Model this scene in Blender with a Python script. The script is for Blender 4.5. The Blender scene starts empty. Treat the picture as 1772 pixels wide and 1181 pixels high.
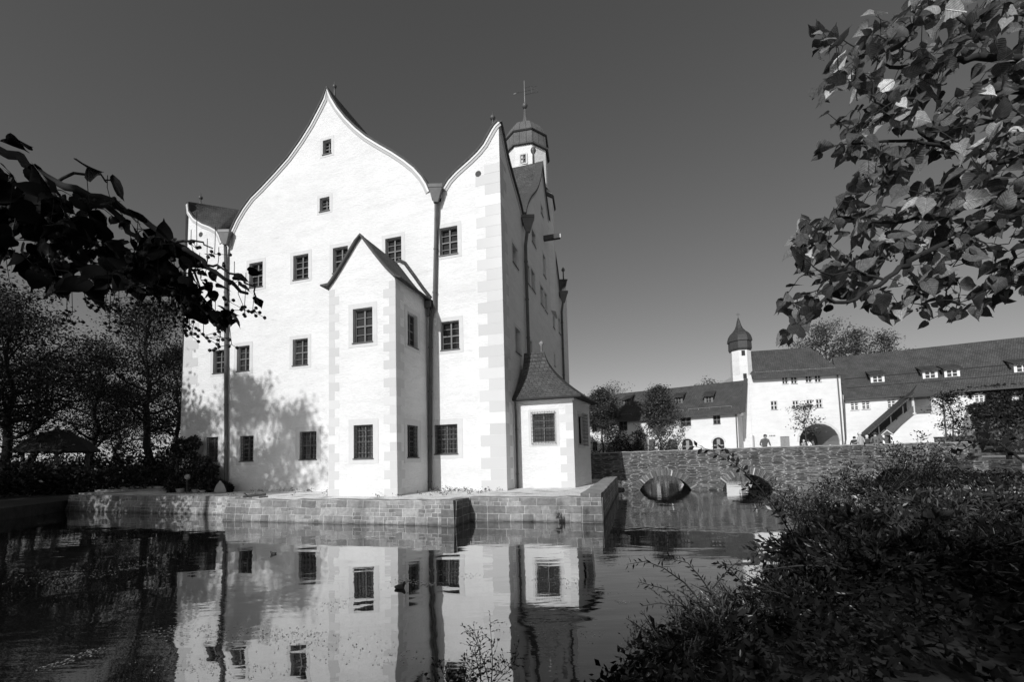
import bpy, math, random
import numpy as np
from mathutils import Matrix, Vector
from mathutils.geometry import delaunay_2d_cdt
R_ = math.radians
rng = np.random.default_rng(7)
random.seed(7)
scene = bpy.context.scene
COL = scene.collection

# ------------------------------------------------------------------ camera model (metres, water at z = 0)
FP, CY, TH, RO, AZ, D0, HC = 758.6, 746.6, R_(3.614), R_(1.402), R_(16.24), 17.743, 2.0
ct, st, cr, sr = math.cos(TH), math.sin(TH), math.cos(RO), math.sin(RO)
FW = np.array((0, ct, st)); U0 = np.array((0, -st, ct)); X0 = np.array((1., 0, 0))
RV = X0*cr - U0*sr; UV_ = X0*sr + U0*cr
def ray(x, y): return RV*(x-886)/FP + UV_*(CY-y)/FP + FW
ca, sa = math.cos(AZ), math.sin(AZ)
def W(u, v, z=0.0): return (u*ca+v*sa, -u*sa+v*ca, z)          # castle coordinates -> world
def at(x, y, Y):                                               # the point seen at pixel x, y and distance Y
    r = ray(x, y); t = Y/r[1]; return np.array((r[0]*t, Y, HC+r[2]*t))
def atz(x, y, z):
    r = ray(x, y); t = (z-HC)/r[2]; return np.array((r[0]*t, r[1]*t, z))
class Pl:                                                      # a vertical plane: origin, direction to the right, outward normal
    def __init__(s, o, d):
        l = math.hypot(*d); s.o = (o[0], o[1]); s.d = (d[0]/l, d[1]/l); s.n = (s.d[1], -s.d[0])
    def px(s, x, y):
        r = ray(x, y); t = (s.o[0]*s.n[0]+s.o[1]*s.n[1])/(r[0]*s.n[0]+r[1]*s.n[1])
        X, Y = r[0]*t-s.o[0], r[1]*t-s.o[1]
        return (X*s.d[0]+Y*s.d[1], HC+r[2]*t)
    def P(s, a, z, out=0.0): return (s.o[0]+a*s.d[0]+out*s.n[0], s.o[1]+a*s.d[1]+out*s.n[1], z)
    def rect(s, x0, y0, x1, y1):
        q = [s.px(x0, y0), s.px(x1, y0), s.px(x1, y1), s.px(x0, y1)]
        return ((q[0][0]+q[3][0])/2, (q[2][1]+q[3][1])/2, (q[1][0]+q[2][0])/2, (q[0][1]+q[1][1])/2)
PF = Pl(W(0, D0)[:2], (ca, -sa))                               # castle front: s = u
def PV(v): return Pl(W(0, v)[:2], (ca, -sa))
RU, LU, BV = -5.44, -23.9, 36.1
PS = Pl(W(RU, 0)[:2], (sa, ca))                                # castle side: s = v

# ------------------------------------------------------------------ materials (black and white: every colour is a grey)
MATS = {}
def nt(name):
    m = bpy.data.materials.new(name); m.use_nodes = True; t = m.node_tree; t.nodes.clear()
    o = t.nodes.new('ShaderNodeOutputMaterial'); b = t.nodes.new('ShaderNodeBsdfPrincipled')
    t.links.new(b.outputs[0], o.inputs[0]); MATS[name] = m
    return m, t, b, o
def N(t, k, **kw):
    n = t.nodes.new(k)
    for a, v in kw.items():
        if a in n.inputs.keys(): n.inputs[a].default_value = v
        else: setattr(n, a, v)
    return n
def ramp(t, src, stops):
    r = t.nodes.new('ShaderNodeValToRGB'); e = r.color_ramp.elements
    while len(e) > 1: e.remove(e[-1])
    for i, (p, v) in enumerate(stops):
        q = e[0] if i == 0 else e.new(p)
        q.position = p; q.color = (v, v, v, 1)
    t.links.new(src, r.inputs[0]); return r.outputs[0]
def coords(t, kind='UV', scale=(1, 1, 1)):
    if kind == 'UV': s = N(t, 'ShaderNodeUVMap').outputs[0]
    else: s = N(t, 'ShaderNodeTexCoord').outputs['Object']
    mp = N(t, 'ShaderNodeMapping'); mp.inputs['Scale'].default_value = scale
    t.links.new(s, mp.inputs[0]); return mp.outputs[0]
def bump(t, b, h, dist, strength=1.0):
    n = N(t, 'ShaderNodeBump'); n.inputs['Strength'].default_value = strength; n.inputs['Distance'].default_value = dist
    t.links.new(h, n.inputs['Height']); t.links.new(n.outputs[0], b.inputs['Normal'])
def math_(t, op, a, b):
    n = N(t, 'ShaderNodeMath', operation=op)
    for i, v in enumerate((a, b)):
        if isinstance(v, (int, float)): n.inputs[i].default_value = v
        else: t.links.new(v, n.inputs[i])
    return n.outputs[0]
def plain(name, v, rough=.7, var=.25, sc=6., metal=0., bmp=0.):
    m, t, b, o = nt(name); b.inputs['Roughness'].default_value = rough; b.inputs['Metallic'].default_value = metal
    c = coords(t, 'OBJ'); n = N(t, 'ShaderNodeTexNoise', Scale=sc, Detail=5.); t.links.new(c, n.inputs[0])
    t.links.new(ramp(t, n.outputs[0], [(.25, v*(1-var)), (.75, v*(1+var))]), b.inputs[0])
    if bmp: bump(t, b, n.outputs[0], bmp)
    return m
def stucco(name, v, dist=.035):
    m, t, b, o = nt(name); b.inputs['Roughness'].default_value = .9; b.inputs['Specular IOR Level'].default_value = .15
    c = coords(t, 'OBJ', (1, 1, 1)); c2 = coords(t, 'OBJ', (1, 1, 2.8))
    n1 = N(t, 'ShaderNodeTexNoise', Scale=.5, Detail=6., Roughness=.65); t.links.new(c, n1.inputs[0])
    n2 = N(t, 'ShaderNodeTexNoise', Scale=5.5, Detail=7., Roughness=.6); t.links.new(c2, n2.inputs[0])
    n4 = N(t, 'ShaderNodeTexNoise', Scale=1.1, Detail=3.); t.links.new(coords(t, 'OBJ', (.7, .7, 3.2)), n4.inputs[0])
    a = ramp(t, n1.outputs[0], [(.3, .91), (.62, 1)]); d = ramp(t, n2.outputs[0], [(.25, .92), (.6, 1)])
    e = ramp(t, n4.outputs[0], [(.3, .93), (.55, 1)])
    n5 = N(t, 'ShaderNodeTexNoise', Scale=1.6, Detail=9., Roughness=.75); t.links.new(coords(t, 'OBJ', (.5, .5, 2.2)), n5.inputs[0]); e = math_(t, 'MULTIPLY', e, ramp(t, n5.outputs[0], [(.3, .8), (.36, .97), (.42, 1)]))
    x = math_(t, 'MULTIPLY', math_(t, 'MULTIPLY', math_(t, 'MULTIPLY', a, d), e), v)
    t.links.new(x, b.inputs[0])
    bump(t, b, n2.outputs[0], dist, 1.)
    return m
def brickwall(name, bw, rh, mortar, v1, v2, vm, warp, dist, bias=0., offset=.5, squash=1., sqf=2, stain=.3):
    m, t, b, o = nt(name); b.inputs['Roughness'].default_value = .9; b.inputs['Specular IOR Level'].default_value = .2
    c = coords(t, 'UV')
    n = N(t, 'ShaderNodeTexNoise', Scale=1.7, Detail=4.); t.links.new(c, n.inputs[0])
    vs = N(t, 'ShaderNodeVectorMath', operation='SUBTRACT'); vs.inputs[1].default_value = (.5, .5, .5); t.links.new(n.outputs['Color'], vs.inputs[0])
    vc = N(t, 'ShaderNodeVectorMath', operation='SCALE'); vc.inputs['Scale'].default_value = warp; t.links.new(vs.outputs[0], vc.inputs[0])
    va = N(t, 'ShaderNodeVectorMath', operation='ADD'); t.links.new(c, va.inputs[0]); t.links.new(vc.outputs[0], va.inputs[1])
    k = N(t, 'ShaderNodeTexBrick', offset=offset, squash=squash, squash_frequency=sqf)
    k.inputs['Scale'].default_value = 1; k.inputs['Brick Width'].default_value = bw; k.inputs['Row Height'].default_value = rh
    k.inputs['Mortar Size'].default_value = mortar; k.inputs['Mortar Smooth'].default_value = .35; k.inputs['Bias'].default_value = bias
    k.inputs['Color1'].default_value = (v1, v1, v1, 1); k.inputs['Color2'].default_value = (v2, v2, v2, 1); k.inputs['Mortar'].default_value = (vm, vm, vm, 1)
    t.links.new(va.outputs[0], k.inputs[0])
    g = N(t, 'ShaderNodeTexNoise', Scale=9., Detail=6., Roughness=.65); t.links.new(c, g.inputs[0])
    g2 = N(t, 'ShaderNodeTexNoise', Scale=.8, Detail=5.); t.links.new(c, g2.inputs[0])
    x = math_(t, 'MULTIPLY', k.outputs['Color'], ramp(t, g.outputs[0], [(.3, 1-stain), (.7, 1+stain*.6)]))
    x = math_(t, 'MULTIPLY', x, ramp(t, g2.outputs[0], [(.3, 1-stain*.7), (.65, 1.05)]))
    t.links.new(x, b.inputs[0])
    h = math_(t, 'ADD', math_(t, 'MULTIPLY', math_(t, 'SUBTRACT', 1, k.outputs['Fac']), 1.), math_(t, 'MULTIPLY', g.outputs[0], .7))
    bump(t, b, h, dist)
    return m
def leafmat(name, lo, hi, trans=.25, gloss=.35, veins=False):
    m, t, b, o = nt(name)
    g = N(t, 'ShaderNodeNewGeometry')
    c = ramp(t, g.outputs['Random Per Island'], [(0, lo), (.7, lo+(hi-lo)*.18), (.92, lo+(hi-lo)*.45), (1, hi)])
    if veins:
        u = N(t, 'ShaderNodeUVMap').outputs[0]; sx_ = N(t, 'ShaderNodeSeparateXYZ'); t.links.new(u, sx_.inputs[0]); ay = math_(t, 'ABSOLUTE', sx_.outputs[1], 0.)
        w_ = math_(t, 'SINE', math_(t, 'MULTIPLY', math_(t, 'SUBTRACT', sx_.outputs[0], math_(t, 'MULTIPLY', ay, .75)), 44.), 0.)
        vn = math_(t, 'MAXIMUM', ramp(t, w_, [(.72, 0), (1, 1)]), ramp(t, ay, [(0, 1), (.03, 0)])); ns = N(t, 'ShaderNodeTexNoise', Scale=5., Detail=4.); t.links.new(u, ns.inputs[0])
        c = math_(t, 'MULTIPLY', math_(t, 'MULTIPLY', c, ramp(t, vn, [(0, .9), (1, 1.7)])), ramp(t, ns.outputs[0], [(.3, .65), (.7, 1.25)])); bump(t, b, vn, .004, .8)
    t.links.new(c, b.inputs[0]); b.inputs['Roughness'].default_value = gloss+.15; b.inputs['Specular IOR Level'].default_value = gloss
    tr = N(t, 'ShaderNodeBsdfTranslucent'); t.links.new(c, tr.inputs[0])
    mx = N(t, 'ShaderNodeMixShader'); mx.inputs[0].default_value = trans
    t.links.new(b.outputs[0], mx.inputs[1]); t.links.new(tr.outputs[0], mx.inputs[2]); t.links.new(mx.outputs[0], o.inputs[0])
    return m
M_ST = stucco('white_plaster', .74); M_ST2 = stucco('far_plaster', .74, .008)
M_QU = leafmat('quoin_stone', .52, .74, 0, .05); M_SUR = plain('surround_stone', .57, .9, .05, 4.)
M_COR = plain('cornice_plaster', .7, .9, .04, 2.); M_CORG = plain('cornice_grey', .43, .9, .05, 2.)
M_FRM = plain('window_timber', .13, .6, .15, 9.); M_WHT = plain('white_timber', .7, .6, .05, 5.)
M_MET = plain('dark_zinc', .075, .5, .25, 4., .0); M_IRON = plain('wrought_iron', .03, .55, .3, 20.)
M_COP = brickwall('standing_seam_copper', .55, 5., .02, .13, .16, .07, 0, .02, stain=.35)
M_CAP = plain('dark_copper', .045, .45, .3, 5.)
M_SLATE = brickwall('roof_slate', .22, .13, .012, .06, .095, .03, .02, .02, stain=.4)
M_SLATEL = brickwall('weathered_slate', .24, .15, .012, .085, .12, .045, .02, .025, stain=.4)
M_TILE = brickwall('roof_tile', .2, .28, .022, .085, .115, .05, .015, .03, stain=.42)
M_VERGE = plain('verge_slate', .055, .8, .3, 8.)
M_ASH = brickwall('quay_ashlar', .62, .25, .013, .18, .37, .56, .07, .035, offset=.37, squash=.62, sqf=3, stain=.32)
def two_sizes(m):
    t = m.node_tree; k = [n for n in t.nodes if n.type == 'TEX_BRICK'][0]; src = k.inputs[0].links[0].from_socket
    k2 = N(t, 'ShaderNodeTexBrick', offset=.43, squash=.7, squash_frequency=2)
    for n_ in ('Color1', 'Color2', 'Mortar', 'Mortar Smooth', 'Scale', 'Mortar Size'): k2.inputs[n_].default_value = k.inputs[n_].default_value
    k2.inputs['Brick Width'].default_value = .33; k2.inputs['Row Height'].default_value = k.inputs['Row Height'].default_value/2; t.links.new(src, k2.inputs[0])
    k3 = N(t, 'ShaderNodeTexBrick', offset=.29, squash=.8, squash_frequency=2); k3.inputs['Scale'].default_value = 1; k3.inputs['Mortar Size'].default_value = 0
    k3.inputs['Brick Width'].default_value = .8; k3.inputs['Row Height'].default_value = k.inputs['Row Height'].default_value
    k3.inputs['Color1'].default_value = (0, 0, 0, 1); k3.inputs['Color2'].default_value = (1, 1, 1, 1); t.links.new(src, k3.inputs[0])
    sel = ramp(t, k3.outputs['Color'], [(.6, 0), (.62, 1)])
    for o_, kind in (('Color', 'RGBA'), ('Fac', 'FLOAT')):
        tgt = [l.to_socket for l in k.outputs[o_].links]
        mx = N(t, 'ShaderNodeMix', data_type=kind); a, b, r = (mx.inputs[6], mx.inputs[7], mx.outputs[2]) if kind == 'RGBA' else (mx.inputs[2], mx.inputs[3], mx.outputs[0])
        t.links.new(sel, mx.inputs[0]); t.links.new(k.outputs[o_], a); t.links.new(k2.outputs[o_], b)
        for q_ in tgt: t.links.new(r, q_)
two_sizes(M_ASH)
def wet(m):
    t = m.node_tree; b = [n for n in t.nodes if n.type == 'BSDF_PRINCIPLED'][0]; src = b.inputs[0].links[0].from_socket
    sx_ = N(t, 'ShaderNodeSeparateXYZ'); t.links.new(coords(t, 'UV'), sx_.inputs[0]); n_ = N(t, 'ShaderNodeTexNoise', Scale=2.5, Detail=5.); t.links.new(coords(t, 'UV'), n_.inputs[0])
    k = ramp(t, math_(t, 'ADD', sx_.outputs[1], math_(t, 'MULTIPLY', n_.outputs[0], .22)), [(.1, .35), (.2, 1)]); n2 = N(t, 'ShaderNodeTexNoise', Scale=1.1, Detail=6.); t.links.new(coords(t, 'UV', (1, .35, 1)), n2.inputs[0])
    t.links.new(math_(t, 'MULTIPLY', math_(t, 'MULTIPLY', src, k), ramp(t, n2.outputs[0], [(.32, .6), (.55, 1.05)])), b.inputs[0])
wet(M_ASH)
M_COPE = plain('coping_stone', .26, .9, .3, 3., bmp=.02)
M_RUB = brickwall('bridge_rubble', .62, .125, .016, .05, .22, .5, .22, .05, offset=.41, squash=.55, sqf=3, stain=.45)
def rubble(name, sx, sy, lo, hi, mort, dist):
    m, t, b, o = nt(name); b.inputs['Roughness'].default_value = .9; b.inputs['Specular IOR Level'].default_value = .2
    c = coords(t, 'UV'); n = N(t, 'ShaderNodeTexNoise', Scale=2.3, Detail=3.); t.links.new(c, n.inputs[0])
    vs = N(t, 'ShaderNodeVectorMath', operation='SUBTRACT'); vs.inputs[1].default_value = (.5, .5, .5); t.links.new(n.outputs['Color'], vs.inputs[0])
    vc = N(t, 'ShaderNodeVectorMath', operation='MULTIPLY'); vc.inputs[1].default_value = (.25, .06, 0); t.links.new(vs.outputs[0], vc.inputs[0])
    va = N(t, 'ShaderNodeVectorMath', operation='ADD'); t.links.new(c, va.inputs[0]); t.links.new(vc.outputs[0], va.inputs[1])
    mp = N(t, 'ShaderNodeMapping'); mp.inputs['Scale'].default_value = (sx, sy, 1); t.links.new(va.outputs[0], mp.inputs[0])
    v1 = N(t, 'ShaderNodeTexVoronoi', voronoi_dimensions='2D', feature='F1', distance='CHEBYCHEV', Scale=1., Randomness=.85); v2 = N(t, 'ShaderNodeTexVoronoi', voronoi_dimensions='2D', feature='F2', distance='CHEBYCHEV', Scale=1., Randomness=.85)
    t.links.new(mp.outputs[0], v1.inputs[0]); t.links.new(mp.outputs[0], v2.inputs[0])
    e = math_(t, 'SUBTRACT', v2.outputs['Distance'], v1.outputs['Distance']); mk = ramp(t, e, [(.08, 0), (.24, 1)])
    g = N(t, 'ShaderNodeTexNoise', Scale=11., Detail=6., Roughness=.65); t.links.new(c, g.inputs[0]); g2 = N(t, 'ShaderNodeTexNoise', Scale=.7, Detail=4.); t.links.new(c, g2.inputs[0])
    sp_ = N(t, 'ShaderNodeSeparateColor'); t.links.new(v1.outputs['Color'], sp_.inputs[0])
    st_c = math_(t, 'MULTIPLY', ramp(t, sp_.outputs[0], [(0, lo), (.6, (lo+hi)*.45), (1, hi)]), ramp(t, g.outputs[0], [(.3, .6), (.7, 1.25)]))
    mcol = math_(t, 'MULTIPLY', ramp(t, g2.outputs[0], [(.35, mort*.55), (.6, mort)]), 1.)
    mx = N(t, 'ShaderNodeMix', data_type='FLOAT'); t.links.new(mk, mx.inputs[0]); t.links.new(mcol, mx.inputs[2]); t.links.new(st_c, mx.inputs[3]); t.links.new(mx.outputs[0], b.inputs[0])
    bump(t, b, math_(t, 'ADD', math_(t, 'MULTIPLY', mk, 1.), math_(t, 'MULTIPLY', g.outputs[0], .8)), dist); return m
M_RUB = rubble('bridge_rubble_stone', 1.9, 18., .04, .23, .34, .05)
M_VOU = leafmat('voussoir_slate', .07, .5, 0, .1)
M_WOOD = plain('brown_timber', .085, .75, .3, 9.); M_WOODL = plain('grey_door', .24, .7, .15, 5.)
M_STRAW = plain('thatch', .03, .95, .3, 9., bmp=.05)
M_BARK = plain('bark', .045, .95, .4, 14., bmp=.02); M_BARKD = plain('dark_bark', .02, .95, .4, 14.)
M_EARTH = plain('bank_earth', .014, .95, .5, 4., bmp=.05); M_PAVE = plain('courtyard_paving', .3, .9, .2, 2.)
M_LF_R = leafmat('linden_leaf_sun', .035, .75, .22, .35, True); M_LF_L = leafmat('linden_leaf_shade', .01, .022, .04, .12)  # same linden leaf twice: crown shade is put into the second's darker colour
M_LF_T = leafmat('park_tree_leaf', .012, .07, .18, .2); M_LF_S = leafmat('sun_flecked_shrub_leaf', .014, .55, .12, .3)  # shrub leaves: sun flecks put into the colour of the brightest ones
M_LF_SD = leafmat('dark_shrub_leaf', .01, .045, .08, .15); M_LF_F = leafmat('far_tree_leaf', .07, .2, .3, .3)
M_IVY = leafmat('ivy_leaf', .02, .06, .05, .2); M_FRUIT = plain('linden_fruit', .03, .8)
M_LF_B = leafmat('broad_shrub_leaf', .025, .14, .15, .35)
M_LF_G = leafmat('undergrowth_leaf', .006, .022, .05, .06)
M_FLOAT = leafmat('floating_leaf', .2, .75, 0, .3)
M_SKIN = plain('skin', .45, .6, .05); M_HAIRW = plain('white_hair', .7, .7, .1); M_HAIRD = plain('dark_hair', .03, .6, .2)
M_JACL = plain('pale_jacket', .42, .85, .08, 9.); M_JACM = plain('grey_jacket', .13, .85, .1, 9.); M_JACW = plain('white_shirt', .75, .85, .05)
M_JACD = plain('dark_coat', .035, .85, .1); M_TROU = plain('dark_trousers', .05, .85, .1)
M_DUCK = plain('duck_feathers', .05, .7, .5, 30.); M_BEAK = plain('beak', .3, .4)
M_CANV = plain('canvas', .2, .9, .12, 6.); M_POT = plain('pale_pot', .3, .7, .1)
def gravel():
    m, t, b, o = nt('gravel'); b.inputs['Roughness'].default_value = .95
    c = coords(t, 'OBJ'); v = N(t, 'ShaderNodeTexVoronoi', Scale=26.); t.links.new(c, v.inputs[0])
    n = N(t, 'ShaderNodeTexNoise', Scale=1.3, Detail=6.); t.links.new(c, n.inputs[0])
    a = ramp(t, v.outputs['Color'], [(0, .55), (.4, .85), (1, .95)])
    t.links.new(math_(t, 'MULTIPLY', a, ramp(t, n.outputs[0], [(.33, .5), (.5, 1)])), b.inputs[0])
    bump(t, b, v.outputs['Distance'], .03)
    return m
M_GRAV = gravel()
def glassmat(name, v, rough=.04):
    m, t, b, o = nt(name); b.inputs['Base Color'].default_value = (v, v, v, 1); b.inputs['Roughness'].default_value = rough
    b.inputs['IOR'].default_value = 1.5
    c = coords(t, 'OBJ'); n = N(t, 'ShaderNodeTexNoise', Scale=3., Detail=2.); t.links.new(c, n.inputs[0]); bump(t, b, n.outputs[0], .01, .6)
    return m
M_GLASS = glassmat('window_glass', .012); M_GLASSF = glassmat('far_window_glass', .03, .1)
M_GLASS2 = glassmat('greyish_window_glass', .04, .08)
def curtain():
    m, t, b, o = nt('curtained_window_glass'); b.inputs['Roughness'].default_value = .08
    w = N(t, 'ShaderNodeTexWave', Scale=1.6, Distortion=2.5, bands_direction='X'); t.links.new(coords(t, 'UV'), w.inputs[0]); t.links.new(ramp(t, w.outputs['Fac'], [(.2, .015), (.8, .085)]), b.inputs[0]); return m
M_CURT = curtain(); M_GLASSD = glassmat('shaded_window_glass', .006, .55)
def watermat():
    m, t, b, o = nt('pond_water'); t.nodes.remove(b)
    c = coords(t, 'OBJ', (1, 1, 1))
    n1 = N(t, 'ShaderNodeTexNoise', Scale=.42, Detail=2., Distortion=.7); t.links.new(coords(t, 'OBJ', (1, 1.7, 1)), n1.inputs[0])
    n2 = N(t, 'ShaderNodeTexNoise', Scale=3.6, Detail=3.); t.links.new(coords(t, 'OBJ', (.5, 1.6, 1)), n2.inputs[0])
    n3 = N(t, 'ShaderNodeTexNoise', Scale=.16, Detail=2.); t.links.new(c, n3.inputs[0])
    patch = ramp(t, n3.outputs[0], [(.42, .12), (.62, 1)])
    h = math_(t, 'ADD', math_(t, 'MULTIPLY', n1.outputs[0], .04), math_(t, 'MULTIPLY', math_(t, 'MULTIPLY', n2.outputs[0], .012), patch))
    bp = N(t, 'ShaderNodeBump'); bp.inputs['Strength'].default_value = .32; bp.inputs['Distance'].default_value = 1.
    t.links.new(h, bp.inputs['Height'])
    g = N(t, 'ShaderNodeBsdfGlossy'); g.inputs['Roughness'].default_value = .012; t.links.new(bp.outputs[0], g.inputs['Normal'])
    d = N(t, 'ShaderNodeBsdfDiffuse'); d.inputs[0].default_value = (.012, .012, .012, 1)
    f = N(t, 'ShaderNodeLayerWeight'); f.inputs['Blend'].default_value = .5; t.links.new(bp.outputs[0], f.inputs['Normal'])
    fr = math_(t, 'ADD', math_(t, 'MULTIPLY', math_(t, 'POWER', f.outputs['Facing'], 2.0), .95), .1)
    mx = N(t, 'ShaderNodeMixShader'); t.links.new(fr, mx.inputs[0]); t.links.new(d.outputs[0], mx.inputs[1]); t.links.new(g.outputs[0], mx.inputs[2])
    t.links.new(mx.outputs[0], o.inputs[0])
    return m
M_WATER = watermat()

# ------------------------------------------------------------------ mesh and object helpers
WINV = {}
def link(o, parent=None):
    COL.objects.link(o)
    if parent is not None:
        o.parent = parent; o.matrix_parent_inverse = Matrix.Translation(-WINV.get(parent.name, Vector((0, 0, 0))))
    return o
def tag(o, label=None, cat=None, group=None, kind=None):
    if label: o['label'] = label
    if cat: o['category'] = cat
    if group: o['group'] = group
    if kind: o['kind'] = kind
    return o
def thing(name, label, cat, loc, group=None):
    o = bpy.data.objects.new(name, None); COL.objects.link(o); o.location = loc; o.empty_display_size = .3
    WINV[o.name] = Vector(loc)
    return tag(o, label, cat, group)
class MB:
    def __init__(s): s.v = []; s.f = []; s.uv = []; s.mi = []
    def face(s, pts, uvs=None, mi=0):
        i = len(s.v); s.v += [tuple(p) for p in pts]; s.f.append(tuple(range(i, i+len(pts))))
        s.uv += list(uvs) if uvs is not None else [(0, 0)]*len(pts); s.mi.append(mi)
    def hexa(s, b, t):                                         # bottom ring, top ring (4 points each)
        b = [np.array(p, float) for p in b]; t = [np.array(p, float) for p in t]
        for q in ([b[3], b[2], b[1], b[0]], t, [b[0], b[1], t[1], t[0]], [b[1], b[2], t[2], t[1]], [b[2], b[3], t[3], t[2]], [b[3], b[0], t[0], t[3]]):
            e = np.linalg.norm(q[1]-q[0]); g = np.linalg.norm(q[3]-q[0])
            base = q[0]; s.face(q, [(base[0]+base[1]*.7, base[2]), (base[0]+base[1]*.7+e, base[2]), (base[0]+base[1]*.7+e, base[2]+g), (base[0]+base[1]*.7, base[2]+g)])
    def pbox(s, pl, s0, z0, s1, z1, o0, o1):                   # a box on a plane, from out o0 to out o1
        f = lambda a, z, o: pl.P(a, z, o)
        s.hexa([f(s0, z0, o1), f(s1, z0, o1), f(s1, z0, o0), f(s0, z0, o0)], [f(s0, z1, o1), f(s1, z1, o1), f(s1, z1, o0), f(s0, z1, o0)])
    def box(s, c, sx, sy, sz, rz=0.):
        k, l = math.cos(rz), math.sin(rz)
        q = [(c[0]+x*k-y*l, c[1]+x*l+y*k) for x, y in ((-sx/2, -sy/2), (sx/2, -sy/2), (sx/2, sy/2), (-sx/2, sy/2))]
        s.hexa([(x, y, c[2]) for x, y in q], [(x, y, c[2]+sz) for x, y in q])
    def tube(s, pts, rad, n=6, cap=True):
        pts = np.array(pts, float); m = len(pts)
        rad = np.full(m, rad) if np.isscalar(rad) else np.array(rad)
        T = np.gradient(pts, axis=0); T /= np.linalg.norm(T, axis=1)[:, None]+1e-9
        up = np.array((0, 0, 1.)) if abs(T[0][2]) < .9 else np.array((1., 0, 0))
        i0 = len(s.v)
        for i in range(m):
            a = np.cross(T[i], up); a /= np.linalg.norm(a)+1e-9; b = np.cross(T[i], a)
            for k in range(n):
                w = 2*math.pi*k/n; p = pts[i]+rad[i]*(a*math.cos(w)+b*math.sin(w)); s.v.append(tuple(p)); s.uv_v(k/n, i)
        for i in range(m-1):
            for k in range(n):
                s.f.append((i0+i*n+k, i0+i*n+(k+1) % n, i0+(i+1)*n+(k+1) % n, i0+(i+1)*n+k)); s.mi.append(0)
        if cap:
            s.f.append(tuple(i0+k for k in range(n))); s.mi.append(0)
            s.f.append(tuple(i0+(m-1)*n+k for k in range(n-1, -1, -1))); s.mi.append(0)
    def uv_v(s, a, b): s.uv.append((a, b))
    def lathe(s, c, prof, n=12, rot=0., ex=(1, 1)):
        i0 = len(s.v); per = 2*math.pi*max(r for r, z in prof)
        L = 0; pr = None
        for (r, z) in prof:
            if pr: L += math.hypot(r-pr[0], z-pr[1])
            pr = (r, z)
            for k in range(n):
                w = rot+2*math.pi*k/n; s.v.append((c[0]+ex[0]*r*math.cos(w), c[1]+ex[1]*r*math.sin(w), c[2]+z)); s.uv.append((per*k/n, L))
        for i in range(len(prof)-1):
            for k in range(n):
                s.f.append((i0+i*n+k, i0+i*n+(k+1) % n, i0+(i+1)*n+(k+1) % n, i0+(i+1)*n+k)); s.mi.append(0)
        s.f.append(tuple(i0+k for k in range(n-1, -1, -1))); s.mi.append(0)
        j = i0+(len(prof)-1)*n; s.f.append(tuple(j+k for k in range(n))); s.mi.append(0)
    def build(s, name, mats, parent=None, smooth=False, kind=None):
        me = bpy.data.meshes.new(name); me.from_pydata(s.v, [], s.f)
        for m in (mats if isinstance(mats, (list, tuple)) else [mats]): me.materials.append(m)
        if any(s.mi): me.polygons.foreach_set('material_index', s.mi)
        ul = me.uv_layers.new(name='UVMap'); li = np.empty(len(me.loops), int); me.loops.foreach_get('vertex_index', li)
        ul.data.foreach_set('uv', np.array(s.uv, float)[li].ravel())
        if smooth: me.polygons.foreach_set('use_smooth', [True]*len(me.polygons))
        me.update(); o = bpy.data.objects.new(name, me); link(o, parent)
        if kind: o['kind'] = kind
        return o
def inside(p, poly):
    x, y = p; c = False; j = len(poly)-1
    for i in range(len(poly)):
        xi, yi = poly[i]; xj, yj = poly[j]
        if (yi > y) != (yj > y) and x < (xj-xi)*(y-yi)/(yj-yi)+xi: c = not c
        j = i
    return c
def add_wall(mb, pl, outline, holes=(), depth=.2, out=0.0):
    hp = [h if len(h) != 4 or not np.isscalar(h[0]) else [(h[0], h[1]), (h[2], h[1]), (h[2], h[3]), (h[0], h[3])] for h in holes]
    vs, es = [], []
    for poly in [outline]+hp:
        i = len(vs); vs += [Vector(p) for p in poly]; es += [(i+k, i+(k+1) % len(poly)) for k in range(len(poly))]
    r = delaunay_2d_cdt(vs, es, [], 0, 1e-5)
    for f in r[2]:
        q = [(r[0][i][0], r[0][i][1]) for i in f]; c = (sum(p[0] for p in q)/3, sum(p[1] for p in q)/3)
        if inside(c, outline) and not any(inside(c, h) for h in hp):
            a = (q[1][0]-q[0][0])*(q[2][1]-q[0][1])-(q[1][1]-q[0][1])*(q[2][0]-q[0][0])
            if a < 0: q = q[::-1]
            mb.face([pl.P(x, z, out) for x, z in q], q)
    for h in hp:
        for k in range(len(h)):
            a, b = h[k], h[(k+1) % len(h)]
            mb.face([pl.P(*a, out), pl.P(*b, out), pl.P(*b, out-depth), pl.P(*a, out-depth)], [a, b, (b[0]+.1, b[1]+.1), (a[0]+.1, a[1]+.1)])
def strip(mb, pl, line, w0, w1, o0, o1):
    """a moulding that follows a line on a plane: from offset w0 to w1 across it, from o0 to o1 out of the wall"""
    L = np.array(line, float); T = np.gradient(L, axis=0); T /= np.linalg.norm(T, axis=1)[:, None]; Nn = np.stack([-T[:, 1], T[:, 0]], 1)
    A = L+Nn*w0; B = L+Nn*w1
    for i in range(len(L)-1):
        a0, a1, b0, b1 = A[i], A[i+1], B[i], B[i+1]
        d = float(np.linalg.norm(L[i]-L[0]))
        mb.hexa([pl.P(*a0, o1), pl.P(*a1, o1), pl.P(*a1, o0), pl.P(*a0, o0)], [pl.P(*b0, o1), pl.P(*b1, o1), pl.P(*b1, o0), pl.P(*b0, o0)])

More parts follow.
